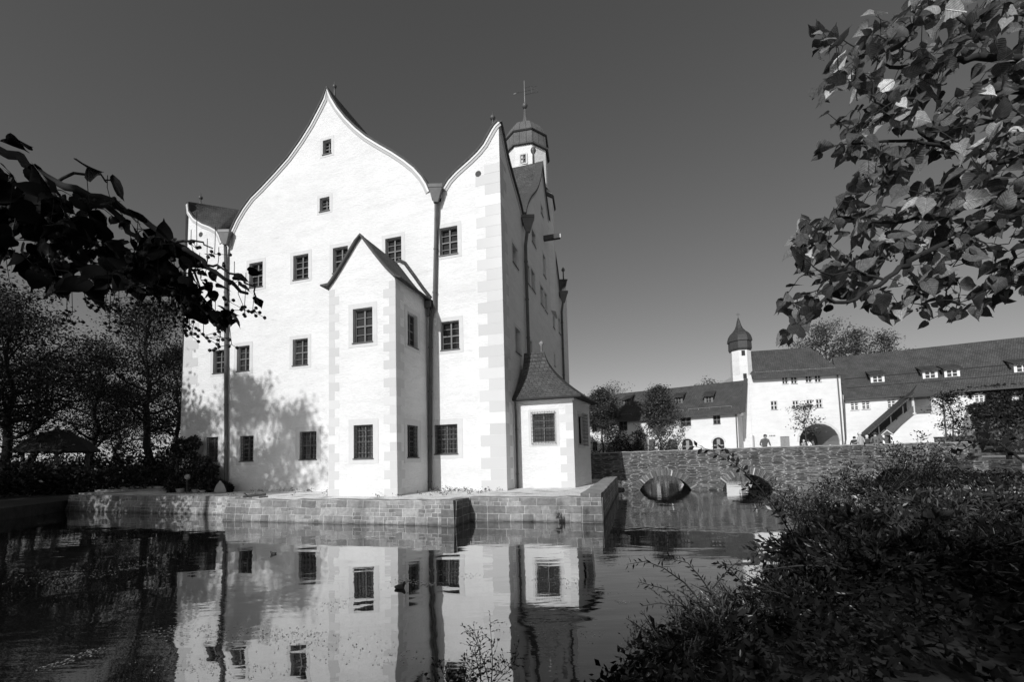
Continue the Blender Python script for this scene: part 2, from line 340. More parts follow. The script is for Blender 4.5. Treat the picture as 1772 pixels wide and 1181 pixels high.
def window(parent, pl, r, depth=.2, fm=None, cols=2, rows=2, sub=1, surround=.2, sill=True, grille=None, gm=None, name='window', bar=.05, label=None):
    s0, z0, s1, z1 = r; fm = fm or M_FRM; d = -depth
    f = MB(); w = s1-s0; h = z1-z0; b = bar; e = .0
    f.pbox(pl, s0, z0, s0+b, z1, d-.06, d+.03); f.pbox(pl, s1-b, z0, s1, z1, d-.06, d+.03)
    f.pbox(pl, s0+b, z0, s1-b, z0+b, d-.06, d+.03); f.pbox(pl, s0+b, z1-b, s1-b, z1, d-.06, d+.03)
    for i in range(1, cols):
        x = s0+w*i/cols; f.pbox(pl, x-b*.7, z0+b, x+b*.7, z1-b, d-.05, d+.045)
    for j in range(1, rows):
        z = z0+h*j/rows
        for i in range(cols):
            f.pbox(pl, s0+w*i/cols+b*.75, z-b*.6, s0+w*(i+1)/cols-b*.75, z+b*.6, d-.05, d+.035)
    for j in range(rows):
        for q in range(1, sub+1):
            z = z0+h*(j+q/(sub+1))/rows
            for i in range(cols):
                f.pbox(pl, s0+w*i/cols+b*.8, z-b*.28, s0+w*(i+1)/cols-b*.8, z+b*.28, d-.04, d+.02)
    o = f.build(name, fm, parent)
    if label: o['label'] = label
    g = MB(); g.face([pl.P(s0, z0, d-.03), pl.P(s1, z0, d-.03), pl.P(s1, z1, d-.03), pl.P(s0, z1, d-.03)], [(s0, z0), (s1, z0), (s1, z1), (s0, z1)])
    tl_ = random.uniform(-.025, .025), random.uniform(-.025, .025); g.v = [tuple(np.array(p)+np.array((pl.n[0], pl.n[1], 0))*(tl_[0]*(1 if i in (0, 3) else -1)+tl_[1]*(1 if i < 2 else -1))*.5) for i, p in enumerate(g.v)]
    g.build('glass', gm or random.choice([M_GLASS, M_GLASS, M_GLASS2, M_CURT]), o)
    if surround:
        q = MB(); k = surround; p = .012
        q.pbox(pl, s0-k, z0-k*.9, s0, z1+k, 0, p); q.pbox(pl, s1, z0-k*.9, s1+k, z1+k, 0, p)
        q.pbox(pl, s0, z1, s1, z1+k, 0, p); q.pbox(pl, s0, z0-k*.9, s1, z0, 0, p)
        q.build('surround', M_SUR, o)
    if sill:
        q = MB(); q.pbox(pl, s0-.03, z0-.045, s1+.03, z0, -depth+.03, .05); q.build('sill', M_MET, o)
    if grille:
        q = MB(); oo = grille; n = max(3, int(w/.13)); m_ = max(4, int(h/.15)); e = .04 if oo > 0 else -.02
        for i in range(n+1):
            x = s0-e+(w+2*e)*i/n; q.tube([pl.P(x, z0-e, oo), pl.P(x, z1+e, oo)], .009, 4)
        for j in range(m_+1):
            z = z0-e+(h+2*e)*j/m_; q.tube([pl.P(s0-e, z, oo), pl.P(s1+e, z, oo)], .009, 4)
        for i in range(n):                                     # curled bars between the straight ones
            x = s0-e+(w+2*e)*(i+.5)/n
            q.tube([pl.P(x+.03*math.sin(k*2.2), z0+h*k/24, oo+.01) for k in range(25)], .006, 3)
        if oo > 0.05:
            for z in (z0-e, z1+e):
                for x in (s0-e, s1+e): q.tube([pl.P(x, z, oo), pl.P(x, z, 0)], .012, 4)
            for i in range(int(w/.07)+1):
                x = s0-e+(w+2*e)*i/int(w/.07)
                for z, dz in ((z0-e, -.06), (z1+e, .06)): q.tube([pl.P(x, z, oo), pl.P(x+.02, z+dz, oo+.03)], .007, 3)
        q.build('grille', M_IRON, o)
    return o

# ------------------------------------------------------------------ leaves and trees
def leaves(name, C, size, mat, parent, elong=1.7, flat=.0, D=None, fold=.25, smooth=False, kind=None):
    """many small leaves, each a folded four-sided blade of its own"""
    C = np.asarray(C, float); n = len(C); size = np.broadcast_to(size, (n,)).reshape(n, 1)
    A = rng.normal(size=(n, 3)) if D is None else np.asarray(D, float)+rng.normal(size=(n, 3))*.35
    A[:, 2] *= (1-flat) if D is None else 1
    A /= np.linalg.norm(A, axis=1)[:, None]
    Q = rng.normal(size=(n, 3)); Q[:, 2] *= (1-flat); B = np.cross(A, Q) if flat == 0 else np.cross(np.cross(A, np.array((0, 0, 1.))+rng.normal(size=(n, 3))*(1-flat)), A)
    B = np.cross(A, B) if flat else B
    B /= np.linalg.norm(B, axis=1)[:, None]+1e-9; Nn = np.cross(A, B)
    L = A*size; Wd = B*size/elong*.5
    v = np.empty((n, 4, 3)); v[:, 0] = C; v[:, 1] = C+L*.45+Wd+Nn*size*fold*.3; v[:, 2] = C+L; v[:, 3] = C+L*.45-Wd+Nn*size*fold*.3
    me = bpy.data.meshes.new(name)
    i = np.arange(n)*4
    fa = np.stack([i, i+1, i+2, i, i+2, i+3], 1).reshape(-1, 3)
    me.vertices.add(n*4); me.vertices.foreach_set('co', v.ravel()); me.loops.add(fa.size); me.loops.foreach_set('vertex_index', fa.ravel())
    me.polygons.add(len(fa)); me.polygons.foreach_set('loop_start', np.arange(len(fa))*3); me.polygons.foreach_set('loop_total', np.full(len(fa), 3))
    me.update(calc_edges=True); me.materials.append(mat)
    o = bpy.data.objects.new(name, me); link(o, parent)
    if kind: o['kind'] = kind
    return o
HX = [(-.0, 0), (-.08, .15), (-.03, .34), (.14, .46), (.38, .45), (.6, .33), (.78, .18), (.9, .07), (1.06, 0)]
def big_leaves(name, C, A, U, size, mat, parent):
    """heart-shaped leaves with a fold along the midrib, a curl and a toothed edge; A = towards the tip, U = upper face"""
    n = len(C); C = np.asarray(C); A = np.asarray(A)/np.linalg.norm(A, axis=1)[:, None]
    B = np.cross(U, A); B /= np.linalg.norm(B, axis=1)[:, None]; Nn = np.cross(A, B); size = np.asarray(size)
    mid = [(.0, 0), (.02, 0), (.1, 0), (.22, 0), (.42, 0), (.6, 0), (.78, 0), (.9, 0), (1.06, 0)]
    k = len(HX); V = []; Fs = []; UVs = []
    for j in range(n):
        fo = rng.uniform(-.2, .75); cu = rng.uniform(-.2, .95); tw = rng.uniform(-.35, .35); wv = rng.uniform(0, 6); wd = rng.uniform(.8, 1.08)
        i0 = len(V)
        for row in (1, 0, -1):
            for q in range(k):
                if row == 0: x, y = mid[q]
                else: x, y = HX[q]; y = (y+.018*math.sin(q*9+wv))*row*wd
                z = fo*abs(y)-cu*x*x*.5+tw*y*x+.05*math.sin(7*x+wv)*abs(y)*2
                V.append(C[j]+size[j]*(A[j]*x+B[j]*y+Nn[j]*z))
        for q in range(k-1):
            Fs.append((i0+k+q, i0+k+q+1, i0+q+1, i0+q)); Fs.append((i0+2*k+q, i0+2*k+q+1, i0+k+q+1, i0+k+q))
    me = bpy.data.meshes.new(name); me.from_pydata(V, [], Fs); me.materials.append(mat)
    uvr = np.array([(mid[q] if row == 0 else (HX[q][0], HX[q][1]*row)) for row in (1, 0, -1) for q in range(k)]); ul = me.uv_layers.new(name='UVMap'); li = np.empty(len(me.loops), int); me.loops.foreach_get('vertex_index', li); ul.data.foreach_set('uv', uvr[li % (3*k)].ravel())
    me.polygons.foreach_set('use_smooth', [True]*len(Fs)); me.update()
    o = bpy.data.objects.new(name, me); link(o, parent); return o
def curve(p, d, length, n, bend, jit, r):
    pts = [np.array(p, float)]; d = np.array(d, float); d /= np.linalg.norm(d)
    for i in range(n):
        d = d+np.array(bend)*(1./n)+r.normal(size=3)*jit; d /= np.linalg.norm(d); pts.append(pts[-1]+d*length/n)
    return np.array(pts)
def tree(name, label, base, h, r0, cr_, bh, nleaf, ls, lm, bm=None, cat='tree', group=None, seed=0, shape='round', limbs=14, lean=(0, 0), elong=1.7, clump=.5, gap=0.):
    r = np.random.default_rng(seed); t = thing(name, label, cat, tuple(base), group); bm = bm or M_BARK
    mb = MB(); base = np.array(base, float)
    top = base+np.array((lean[0], lean[1], h*.93)); n = 9
    tr = np.array([base+(top-base)*k/n+np.array((r.normal(), r.normal(), 0))*h*.012*(k > 0) for k in range(n+1)])
    mb.tube(tr, [r0*(1.25 if k == 0 else 1)*(1-.9*k/n)+.012 for k in range(n+1)], 8)
    tips = []
    for i in range(limbs):
        f = (bh/h)+(1-bh/h)*((i+r.uniform(0, .8))/limbs)*.93
        x = f*n*.93/.93; k = min(n-1, int(x)); p = tr[k]+(tr[k+1]-tr[k])*(x-k)
        q = (f-bh/h)/(1-bh/h)
        env = {'round': math.sqrt(max(.05, 1-(2*q-.85)**2)) if q > .1 else .75, 'cone': 1.05*(1-q)**.8+.08 if q > .12 else .8, 'tall': .5+.5*math.sin(math.pi*min(1, q+.15)), 'col': .75}[shape]
        w = i*2.4+r.uniform(-.4, .4); ln = cr_*env*r.uniform(.75, 1.1); el = .25+.75*q if shape != 'cone' else .5+.5*q
        L = curve(p, (math.cos(w), math.sin(w), el), ln, 5, (0, 0, .25), .12, r)
        rr = r0*(1-.85*f)*.5+.012; mb.tube(L, [rr*(1-.8*k/5)+.006 for k in range(6)], 5)
        for k in range(2, 6):
            tips.append((L[k], ln))
            for s in range(2):
                d = r.normal(size=3); d[2] = abs(d[2])*.5+.1; S = curve(L[k], d, ln*r.uniform(.25, .5), 3, (0, 0, -.1), .15, r)
                mb.tube(S, [rr*.35+.005, rr*.25+.004, rr*.18+.003, .004], 4, False)
                tips += [(S[2], ln), (S[3], ln), (S[3], ln)]
    tips += [(tr[n], cr_*.4)]*3
    mb.build('trunk', bm, t, True)
    P = np.array([a for a, b in tips]); 
    keep = r.random(len(P)) > gap; P = P[keep] if keep.any() else P
    idx = r.integers(0, len(P), nleaf); wts = clump*(.6+.8*r.random(len(P)))
    C = P[idx]+r.normal(size=(nleaf, 3))*wts[idx][:, None]*np.array((1, 1, .65))
    leaves('crown', C, ls*r.uniform(.6, 1.25, nleaf), lm, t, elong, .35)
    return t
def shrub(name, label, base, rad, h, n, ls, lm, seed=0, stems=16, elong=2.2, cat='shrub', group=None, spread=1., droop=-.5):
    r = np.random.default_rng(seed); t = thing(name, label, cat, tuple(base), group); mb = MB(); base = np.array(base, float)
    C = []; D = []
    for i in range(stems):
        w = r.uniform(0, 6.283); q = r.uniform(.1, 1)**.6*spread
        L = curve(base+np.array((math.cos(w), math.sin(w), 0))*rad*.25*r.random(), (math.cos(w)*q*rad, math.sin(w)*q*rad, h*r.uniform(.8, 1.2)), math.hypot(rad*q, h)*r.uniform(.6, 1.4), 7, (0, 0, droop*q), .08, r)
        mb.tube(L, np.linspace(.012, .003, 8), 4, False)
        m = max(2, n//stems); x = r.uniform(1.2, 7, m); k = np.minimum(6, x.astype(int)); f = (x-k)[:, None]
        P = L[k]*(1-f)+L[k+1]*f; T = L[k+1]-L[k]; T /= np.linalg.norm(T, axis=1)[:, None]
        S = r.normal(size=(m, 3)); S[:, 2] *= .6; S -= (S*T).sum(1)[:, None]*T; S /= np.linalg.norm(S, axis=1)[:, None]
        C.append(P+S*r.uniform(0, .16*rad, (m, 1))); D.append(S+T*.7)
    mb.build('stems', M_BARK, t)
    C = np.concatenate(C); D = np.concatenate(D)
    leaves('foliage', C, ls*r.uniform(.55, 1.3, len(C)), lm, t, elong, 0, D)
    return t
exec_parts = []
# ================================================================== CASTLE
GZ = .67
castle = thing('castle', 'white water castle with wavy curved gables, slate roofs and grey quoins, rising above the moat', 'castle', W(-14.5, 27, GZ))
z1 = lambda x, y: (300+x/2.952, 120+y/2.952)
z2 = lambda x, y: (700+x/3.936, 120+y/3.936)
cen = [z1(*p) for p in [(287, 905), (290, 880), (300, 830), (325, 775), (360, 715), (400, 660), (450, 610), (520, 535), (590, 455), (650, 370), (700, 290), (740, 215), (770, 155), (788, 100),
                        (810, 150), (840, 200), (880, 250), (930, 300), (985, 345), (1050, 385), (1120, 425), (1180, 465), (1230, 505), (1270, 550), (1295, 590), (1310, 625)]]
rgt = [z2(*p) for p in [(262, 822), (300, 760), (350, 705), (400, 660), (450, 615), (500, 565), (540, 515), (570, 460), (595, 415), (615, 385), (633, 362)]]
lft = [z1(*p) for p in [(70, 690), (85, 730), (110, 765), (150, 790), (190, 805), (225, 825), (240, 850), (252, 885)]]
cenS = [PF.px(*p) for p in cen]; rgtS = [PF.px(*p) for p in rgt]; lftS = [PF.px(*p) for p in lft]
rgtS[-1] = (RU, rgtS[-1][1]); lftS[0] = (LU+.25, lftS[0][1])
outF = [(LU-.08, -.1), (RU, -.1)] + rgtS[::-1] + [(rgtS[0][0]-.12, rgtS[0][1]-.55), (cenS[-1][0]+.12, cenS[-1][1]-.45)] + cenS[::-1] + lftS[::-1]
# clean doubles
def r3(pl, rects): return [pl.rect(*q) for q in rects]
c1 = lambda a, b, c, d: (*z1(a, b), *z1(c, d))
z5 = lambda x, y: (300+x/3.281, 400+y/3.281); c5 = lambda a, b, c, d: (*z5(a, b), *z5(c, d))
z6 = lambda x, y: (300+x/3.692, 640+y/3.692); c6 = lambda a, b, c, d: (*z6(a, b), *z6(c, d))
z3 = lambda x, y: (700+x/3.936, 400+y/3.936); c3 = lambda a, b, c, d: (*z3(a, b), *z3(c, d))
z4 = lambda x, y: (700+x/3.58, 600+y/3.58); c4 = lambda a, b, c, d: (*z4(a, b), *z4(c, d))
att = r3(PF, [c1(764, 360, 807, 432), c1(748, 655, 798, 724)])
upr = r3(PF, [c1(388, 988, 457, 1113), c1(613, 948, 690, 1072), c1(815, 908, 892, 1037), c1(1083, 860, 1165, 987), c1(1360, 806, 1452, 947)])
mid = r3(PF, [c5(226, 678, 292, 807), c5(361, 653, 433, 795), c5(678, 613, 764, 762), c3(247, 614, 373, 808)])
grd = r3(PF, [c6(208, 432, 286, 585), c6(426, 424, 513, 585), c6(806, 396, 915, 575), c4(186, 484, 329, 666)])
wl = MB()
add_wall(wl, PF, outF, att+upr+mid+grd, .24)
# side wall: corner half-gables and a full gable between them
v0, vh1, va, vh2, v1 = D0, 21.55, 27.0, 32.5, BV
zc, zv, za = rgtS[-1][1], 14.55, 21.25
hg = [((RU-s)/(RU-rgtS[0][0]), (z-rgtS[0][1])/(rgtS[-1][1]-rgtS[0][1])) for s, z in rgtS]      # 0 at corner .. 1 at valley
half = [(v0+(vh1-v0)*a, zv+(zc-zv)*b) for a, b in hg[::-1]]
ax = cenS[13][0]
cg = [((s-ax)/(cenS[-1][0]-ax), (z-cenS[-1][1])/(cenS[13][1]-cenS[-1][1])) for s, z in cenS[13:]]
full = [(va-(va-vh1-.25)*a, zv+(za-zv)*b) for a, b in cg[::-1]] + [(va+(vh2-.25-va)*a, zv+(za-zv)*b) for a, b in cg[1:]]
half2 = [(v1-(p[0]-v0)*(v1-vh2)/(vh1-v0), p[1]) for p in half[::-1]]
outS = [(v0, -.1), (v1, -.1)] + [p for p in half2[::-1]] + [(vh2, zv-.5)] + full[::-1] + [(vh1, zv-.5)] + half[::-1]
sw = []
for (xa, ya, xb, yb) in [(885, 417, 896.5, 467), (907.5, 449, 917, 496), (918, 463, 926, 508), (919, 393, 927, 430), (938.5, 437, 944.5, 483), (934, 491, 941, 533), (941.3, 504, 947, 543),
                         (953.5, 473, 957.5, 501), (956, 545, 960, 570), (965.5, 549, 970, 580), (890, 564, 901.5, 616), (914.5, 587, 921, 625), (958, 612, 961, 635), (935, 352, 939.5, 376)]:
    a, b = PS.px(xa, ya), PS.px(xb, yb); sw.append((a[0]+.1, b[1], b[0], a[1]))
add_wall(wl, PS, outS, sw, .34)
pb = Pl(W(0, BV)[:2], (-ca, sa)); add_wall(wl, pb, [(-RU, -.1), (-LU, -.1), (-LU, 14.6), (-LU-3, 14.6), (14.43, 21.), (8, 14.6), (-RU, 14.6)])
pw = Pl(W(LU, 0)[:2], (-sa, -ca)); add_wall(wl, pw, [(-BV, -.1), (-D0, -.1), (-D0, 16.6), (-D0-1.6, 15.2), (-D0-3, 14.6), (-27, 21), (-BV+3, 14.6), (-BV, 14.6)])
wl.build('wall', M_ST, castle)
for i, q in enumerate(att): window(castle, PF, q, .22, surround=.16, sub=1, bar=.04)
for q in upr: window(castle, PF, q, .2, surround=.19)
for q in mid: window(castle, PF, q, .2, surround=.19)
for q in grd: window(castle, PF, q, .2, surround=.24, grille=-.05, sub=2)
for q in sw: window(castle, PS, q, .3, M_BARKD, gm=M_GLASSD, surround=.15, sub=1, sill=True, bar=.04)  # shade of the side wall put into darker frame and glass colours
# quoins
def quoins(mb, pl, s, sgn, z0, z1, wl_, ws, ch, taper=0.):
    k = 0; z = z0
    while z < z1-.05:
        zt = min(z+ch, z1); w = wl_ if k % 2 == 0 else ws; e = s+taper*(z-z0)
        a, b = (e, e-sgn*w) if sgn > 0 else (e-sgn*w, e)
        mb.pbox(pl, min(a, b)+.004, z, max(a, b)-.004, zt-.008, 0, .006)
        z = zt; k += 1
def quoin(*a, **k): qm = MB(); quoins(qm, *a, **k); qm.build('quoins', M_QU, castle)
quoin(PF, RU, 1, .62, 15.1, 1.15, .72, .485); quoin(PS, v0, -1, .62, 15.4, .95, .55, .485); quoin(PF, LU, -1, .62, 13.9, 1.05, .62, .485, .014)
# mouldings, grey bands that paint the verge shadow, and the slate verges
def mould(name, pl, ln, a, b, o0, o1, mat): m = MB(); strip(m, pl, ln, a, b, o0, o1); m.build(name, mat, castle)
for ln in (cenS, rgtS, lftS):
    mould('gable_moulding', PF, ln, -.1, .0, .0, .07, M_COR); mould('gable_shadow_band', PF, ln, -.22, -.1, .0, .035, M_CORG); mould('verge', PF, ln, .0, .085, -.35, .12, M_VERGE)
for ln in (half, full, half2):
    mould('gable_shadow_band', PS, sorted(ln), -.16, .0, 0, .05, M_CORG); mould('verge', PS, sorted(ln), .0, .1, -.35, .14, M_VERGE)
# roofs
def extrude_roof(mb, pl, line, o0, o1, up=.075):
    L = np.array(line); T = np.gradient(L, axis=0); T /= np.linalg.norm(T, axis=1)[:, None]; U = L+np.stack([-T[:, 1], T[:, 0]], 1)*up
    d = 0
    for i in range(len(L)-1):
        e = float(np.linalg.norm(U[i+1]-U[i]))
        a, b, c, f = pl.P(*U[i], o0), pl.P(*U[i+1], o0), pl.P(*U[i+1], o1), pl.P(*U[i], o1)
        mb.face([f, c, b, a], [(o1, d), (o1, d+e), (o0, d+e), (o0, d)]); d += e
def ruled(mb, A, B):
    d = 0
    for i in range(len(A)-1):
        e = float(np.linalg.norm(np.array(A[i+1])-np.array(A[i]))); w = float(np.linalg.norm(np.array(A[i])-np.array(B[i])))
        K = 8; q_ = lambda P0, P1, f: tuple(np.array(P0)+(np.array(P1)-np.array(P0))*f)
        for k in range(K): q4 = [q_(A[i], B[i], k/K), q_(A[i+1], B[i+1], k/K), q_(A[i+1], B[i+1], (k+1)/K), q_(A[i], B[i], (k+1)/K)]; mb.face(q4, [(p[0]+p[1]*.6, p[2]*1.3) for p in q4])
rf = MB()
extrude_roof(rf, PF, cenS, -18.6, .0)
extrude_roof(rf, PS, full, -18.8, .0)
def seg(a, b, n): return [tuple(np.array(a)+(np.array(b)-np.array(a))*k/(n-1)) for k in range(n)]
A = [PF.P(s, z+.07, 0) for s, z in rgtS]; T = seg(W(-8.8, 21.5, 16.2), W(RU, D0, zc+.13), len(A)); ruled(rf, A, T)
B = [PS.P(s, z+.13, 0) for s, z in half[::-1]]; ruled(rf, B, T)
def resample(L, n): L = np.array(L); d = np.r_[0, np.cumsum(np.linalg.norm(np.diff(L, axis=0), axis=1))]; q_ = np.linspace(0, d[-1], n); return [(float(np.interp(k, d, L[:, 0])), float(np.interp(k, d, L[:, 1]))) for k in q_]
lr = [tuple(np.array(PF.P(s, z+.07, 0))) for s, z in resample(lftS, 40)]; LT = at(432, 366, 1)
vv = 21.4; pk = PV(vv).px(432, 366); T2 = seg(W(lftS[0][0], D0, lftS[0][1]+.12), W(pk[0], vv, pk[1]), len(lr)); ruled(rf, lr, T2)
B = seg(W(LU, D0, lftS[0][1]+.12), W(LU, vv+.2, 14.5), len(lr)); ruled(rf, T2, B)
for (ua, ub, va_, vb_) in ((LU+.1, -21, 32, BV-.1), (-8, RU-.1, 32.5, BV-.1)):        # far corner roofs
    rf.face([W(ua, va_, 14.5), W(ub, va_, 14.5), W(ub, vb_, 14.5), W(ua, vb_, 14.5)])
A = [PS.P(s, z+.13, 0) for s, z in half2]; T3 = seg(W(-8.6, 32.6, 16.0), W(RU, BV, zc), len(A))[::-1]; ruled(rf, A, T3)
rf.face([W(LU+.3, D0+.3, 14.2), W(RU-.3, D0+.3, 14.2), W(RU-.3, BV-.3, 14.2), W(LU+.3, BV-.3, 14.2)])
rf.build('roof', M_SLATEL, castle)
# ridge finials
for p, hh in ((PV(18.3).px(579, 160), .5), (PV(18.1).px(853, 222), .6), (PV(19.2).px(347, 355), .6)):
    v = {0: 18.3}.get(0); 
def finial(v, x, y, parent, h=.62, r=.1, ym=None):
    s, z = PV(v).px(x, y); m = MB(); c = W(s, v, z-.35)
    m.lathe(c, [(.06, 0), (.045, .35), (.035, h-.12+.35), (.05, h-.1+.35), (r*.8, h-.06+.35), (r, h+.35), (r*.8, h+.07+.35), (.03, h+.11+.35), (.012, h+.35+.33)], 10)
    return m.build('finial', M_MET, parent, True)
finial(18.3, 579, 163, castle, .42, .11); finial(18.05, 853, 222, castle, .5, .13); finial(19.4, 347, 354, castle, .42, .12)
s_, z_ = PS.px(934, 281); m = MB(); m.lathe(W(RU-.5, 27., za-.3), [(.07, 0), (.06, 1.0), (.16, 1.15), (.18, 1.28), (.14, 1.4), (.02, 1.48)], 10); m.build('finial', M_MET, castle, True)
m = MB(); m.lathe(W(RU-.15, BV-.4, zc-.3), [(.06, 0), (.05, .9), (.14, 1.), (.15, 1.1), (.02, 1.3)], 8); m.build('finial', M_MET, castle, True)
# rain hoppers and downpipes
def hopper(mb, c, w, h, w2):
    mb.hexa([(c[0]-w2, c[1]-w2*.8, c[2]-h), (c[0]+w2, c[1]-w2*.8, c[2]-h), (c[0]+w2, c[1]+w2*.8, c[2]-h), (c[0]-w2, c[1]+w2*.8, c[2]-h)],
            [(c[0]-w, c[1]-w*.6, c[2]), (c[0]+w, c[1]-w*.6, c[2]), (c[0]+w, c[1]+w*.6, c[2]), (c[0]-w, c[1]+w*.6, c[2])])
    mb.hexa([(c[0]-w-.02, c[1]-w*.6-.02, c[2]+.004), (c[0]+w+.02, c[1]-w*.6-.02, c[2]+.004), (c[0]+w+.02, c[1]+w*.6, c[2]+.004), (c[0]-w-.02, c[1]+w*.6, c[2]+.004)],
            [(c[0]-w-.02, c[1]-w*.6-.02, c[2]+.16), (c[0]+w+.02, c[1]-w*.6-.02, c[2]+.16), (c[0]+w+.02, c[1]+w*.6, c[2]+.16), (c[0]-w-.02, c[1]+w*.6, c[2]+.16)])
def pxF(x, y, out): s, z = PV(D0-out).px(x, y); return W(s, D0-out, z)
def downpipe(pts, r, parent, hop=None):
    m = MB(); m.tube(pts, r, 8)
    for k in range(len(pts)-1):                               # collars
        a, b = np.array(pts[k]), np.array(pts[k+1])
        L = np.linalg.norm(b-a)
        if L > 1.5:
            for q in np.arange(.8, L, 2.): p = a+(b-a)*q/L; m.tube([p, p+(b-a)/L*.07], r*1.22, 8)
    if hop: hopper(m, *hop)
    return m.build('downpipe', M_MET, parent)
downpipe([pxF(755, 350, .2), pxF(755, 366, .2), pxF(754.5, 400, .13), pxF(752, 515, .13), pxF(752, 534, .13), pxF(748.5, 541, .13), pxF(745.5, 552, .13), pxF(745, 570, .13), pxF(743.5, 851, .13)], .085, castle, (pxF(754, 328, .28), .3, .62, .1))
downpipe([pxF(390, 426, .2), pxF(390.5, 440, .16), pxF(391, 480, .13), pxF(391, 851, .13)], .085, castle, (pxF(390, 405, .28), .28, .6, .1))
def pxS(x, y, out):
    p = Pl(W(RU+out, 0)[:2], (sa, ca)); s, z = p.px(x, y); return W(RU+out, s, z)
p0 = W(RU+.25, vh1, zv-.75)
downpipe([p0, W(RU+.14, vh1, zv-1.5), W(RU+.14, vh1+.15, .65)], .085, castle, (W(RU+.3, vh1, zv-.1), .32, .7, .1))
downpipe([W(RU+.25, vh2, zv-.75), W(RU+.14, vh2, zv-1.5), W(RU+.14, vh2, .65)], .085, castle, (W(RU+.3, vh2, zv-.1), .32, .7, .1))
# stone spout on the side gable
m = MB(); q = PS.px(941, 413); m.pbox(PS, q[0]-.12, q[1]-.16, q[0]+.12, q[1]+.14, -.1, 1.05); m.build('stone_spout', M_VERGE, castle)
m = MB(); c = W(RU+1.06, q[0], q[1]-.01); m.box((c[0], c[1], c[2]-.13), .06, .2, .24, 0); m.build('spout_cap', M_ST, castle)
# round attic holes
for x, y, pl in ((827.5, 301, PF), (347.5, 406, PF)):
    s, z = pl.px(x, y); m = MB(); m.hexa([pl.P(s-.05, z-.13, .012), pl.P(s+.05, z-.13, .012), pl.P(s+.05, z-.13, .006), pl.P(s-.05, z-.13, .006)], [pl.P(s-.05, z+.13, .012), pl.P(s+.05, z+.13, .012), pl.P(s+.05, z+.13, .006), pl.P(s-.05, z+.13, .006)])
    m = MB(); ring = [pl.P(s+.14*math.cos(k*.3927), z+.14*math.sin(k*.3927), .012) for k in range(16)]; m.face(ring); rg2 = [pl.P(s+.14*math.cos(k*.3927), z+.14*math.sin(k*.3927), 0) for k in range(16)]
    for k in range(16): m.face([ring[k], ring[(k+1) % 16], rg2[(k+1) % 16], rg2[k]])
    m.build('attic_vent', M_VERGE, castle)
# ---- the projecting gabled bay on the front (part of the castle)
VA = 15.0; PA = PV(VA)
aR = PA.px(686, 700)[0]; aL = PA.px(569, 700)[0]
gab = [PA.px(*z1(*p)) for p in [(800, 1118), (815, 1092), (835, 1062), (860, 1022), (900, 955), (940, 887), (961, 856), (985, 890), (1030, 950), (1080, 1012), (1128, 1062)]]
ez = (gab[0][1]+gab[-1][1])/2; am = gab[6][0]
gab = [(aL+.02 if i == 0 else aR-.02 if i == 10 else s, ez if i in (0, 10) else z) for i, (s, z) in enumerate(gab)]
bw = MB(); awin = r3(PA, [c5(1020, 438, 1131, 632), c6(1153, 354, 1276, 568)])
add_wall(bw, PA, [(aL-.02, -.1), (aR+.02, -.1)]+gab[::-1], awin, .24)
PAR = Pl(W(aR, 0)[:2], (sa, ca)); PAL = Pl(W(aL, 0)[:2], (-sa, -ca))
def rS(x0, y0, x1, y1):
    a, b = PAR.px(x0, y0), PAR.px(x1, y1); return (a[0], b[1], b[0], a[1])
zu, zl = awin[0], awin[1]
asw = [(VA+.9, zu[1], VA+1.75, zu[3]), (VA+.8, zl[1], VA+1.7, zl[3])]
add_wall(bw, PAR, [(VA, -.1), (D0, -.1), (D0, ez), (VA, ez)], asw, .24)
add_wall(bw, PAL, [(-D0, -.1), (-VA, -.1), (-VA, ez), (-D0, ez)])
bay = bw.build('bay_wall', M_ST, castle)
window(castle, PA, awin[0], .2, surround=.21); window(castle, PA, awin[1], .2, surround=.24, grille=-.05, sub=2)
window(castle, PAR, asw[0], .2, surround=.21); window(castle, PAR, asw[1], .2, surround=.24, grille=-.05, sub=2)
quoin(PA, aR, 1, .6, ez-.1, .56, .3, .36); quoin(PA, aL, -1, .6, ez-.1, .5, .28, .36); quoin(PAR, VA, -1, .6, ez-.2, .62, .34, .36)
br = MB(); extrude_roof(br, PA, gab, VA-D0-.02, .14, .07)
gl = np.array(gab)
for (i, sg) in ((0, -1), (10, 1)):                              # sprocketed eaves
    e = gab[i]; t_ = (e[0]+sg*.34, e[1]+(-.13 if sg > 0 else .06))
    br.hexa([PA.P(e[0], e[1]+.0, .16), PA.P(*t_, .16), PA.P(*t_, VA-D0), PA.P(e[0], e[1], VA-D0)], [PA.P(e[0]-sg*.05, e[1]+.14, .16), PA.P(t_[0], t_[1]+.06, .16), PA.P(t_[0], t_[1]+.06, VA-D0), PA.P(e[0]-sg*.05, e[1]+.14, VA-D0)])
br.build('bay_roof', M_SLATEL, castle)
bv = MB(); strip(bv, PA, gab, .0, .085, -.1, .15); bv.build('bay_verge', M_VERGE, castle)
fl = MB(); ln = [PF.px(*p) for p in ((688, 452), (700, 458), (716, 480), (730, 500), (744, 518))]; strip(fl, PF, ln, -.02, .14, 0, .05); fl.build('flashing', M_SLATE, castle)
m = MB(); m.pbox(PAR, D0-.36, ez-.42, D0-.06, ez-.12, .02, .3); m.tube([PAR.P(D0-.2, ez-.4, .16), PAR.P(D0-.2, ez-.8, .12)], .07, 8); m.build('gutter_box', M_MET, castle)
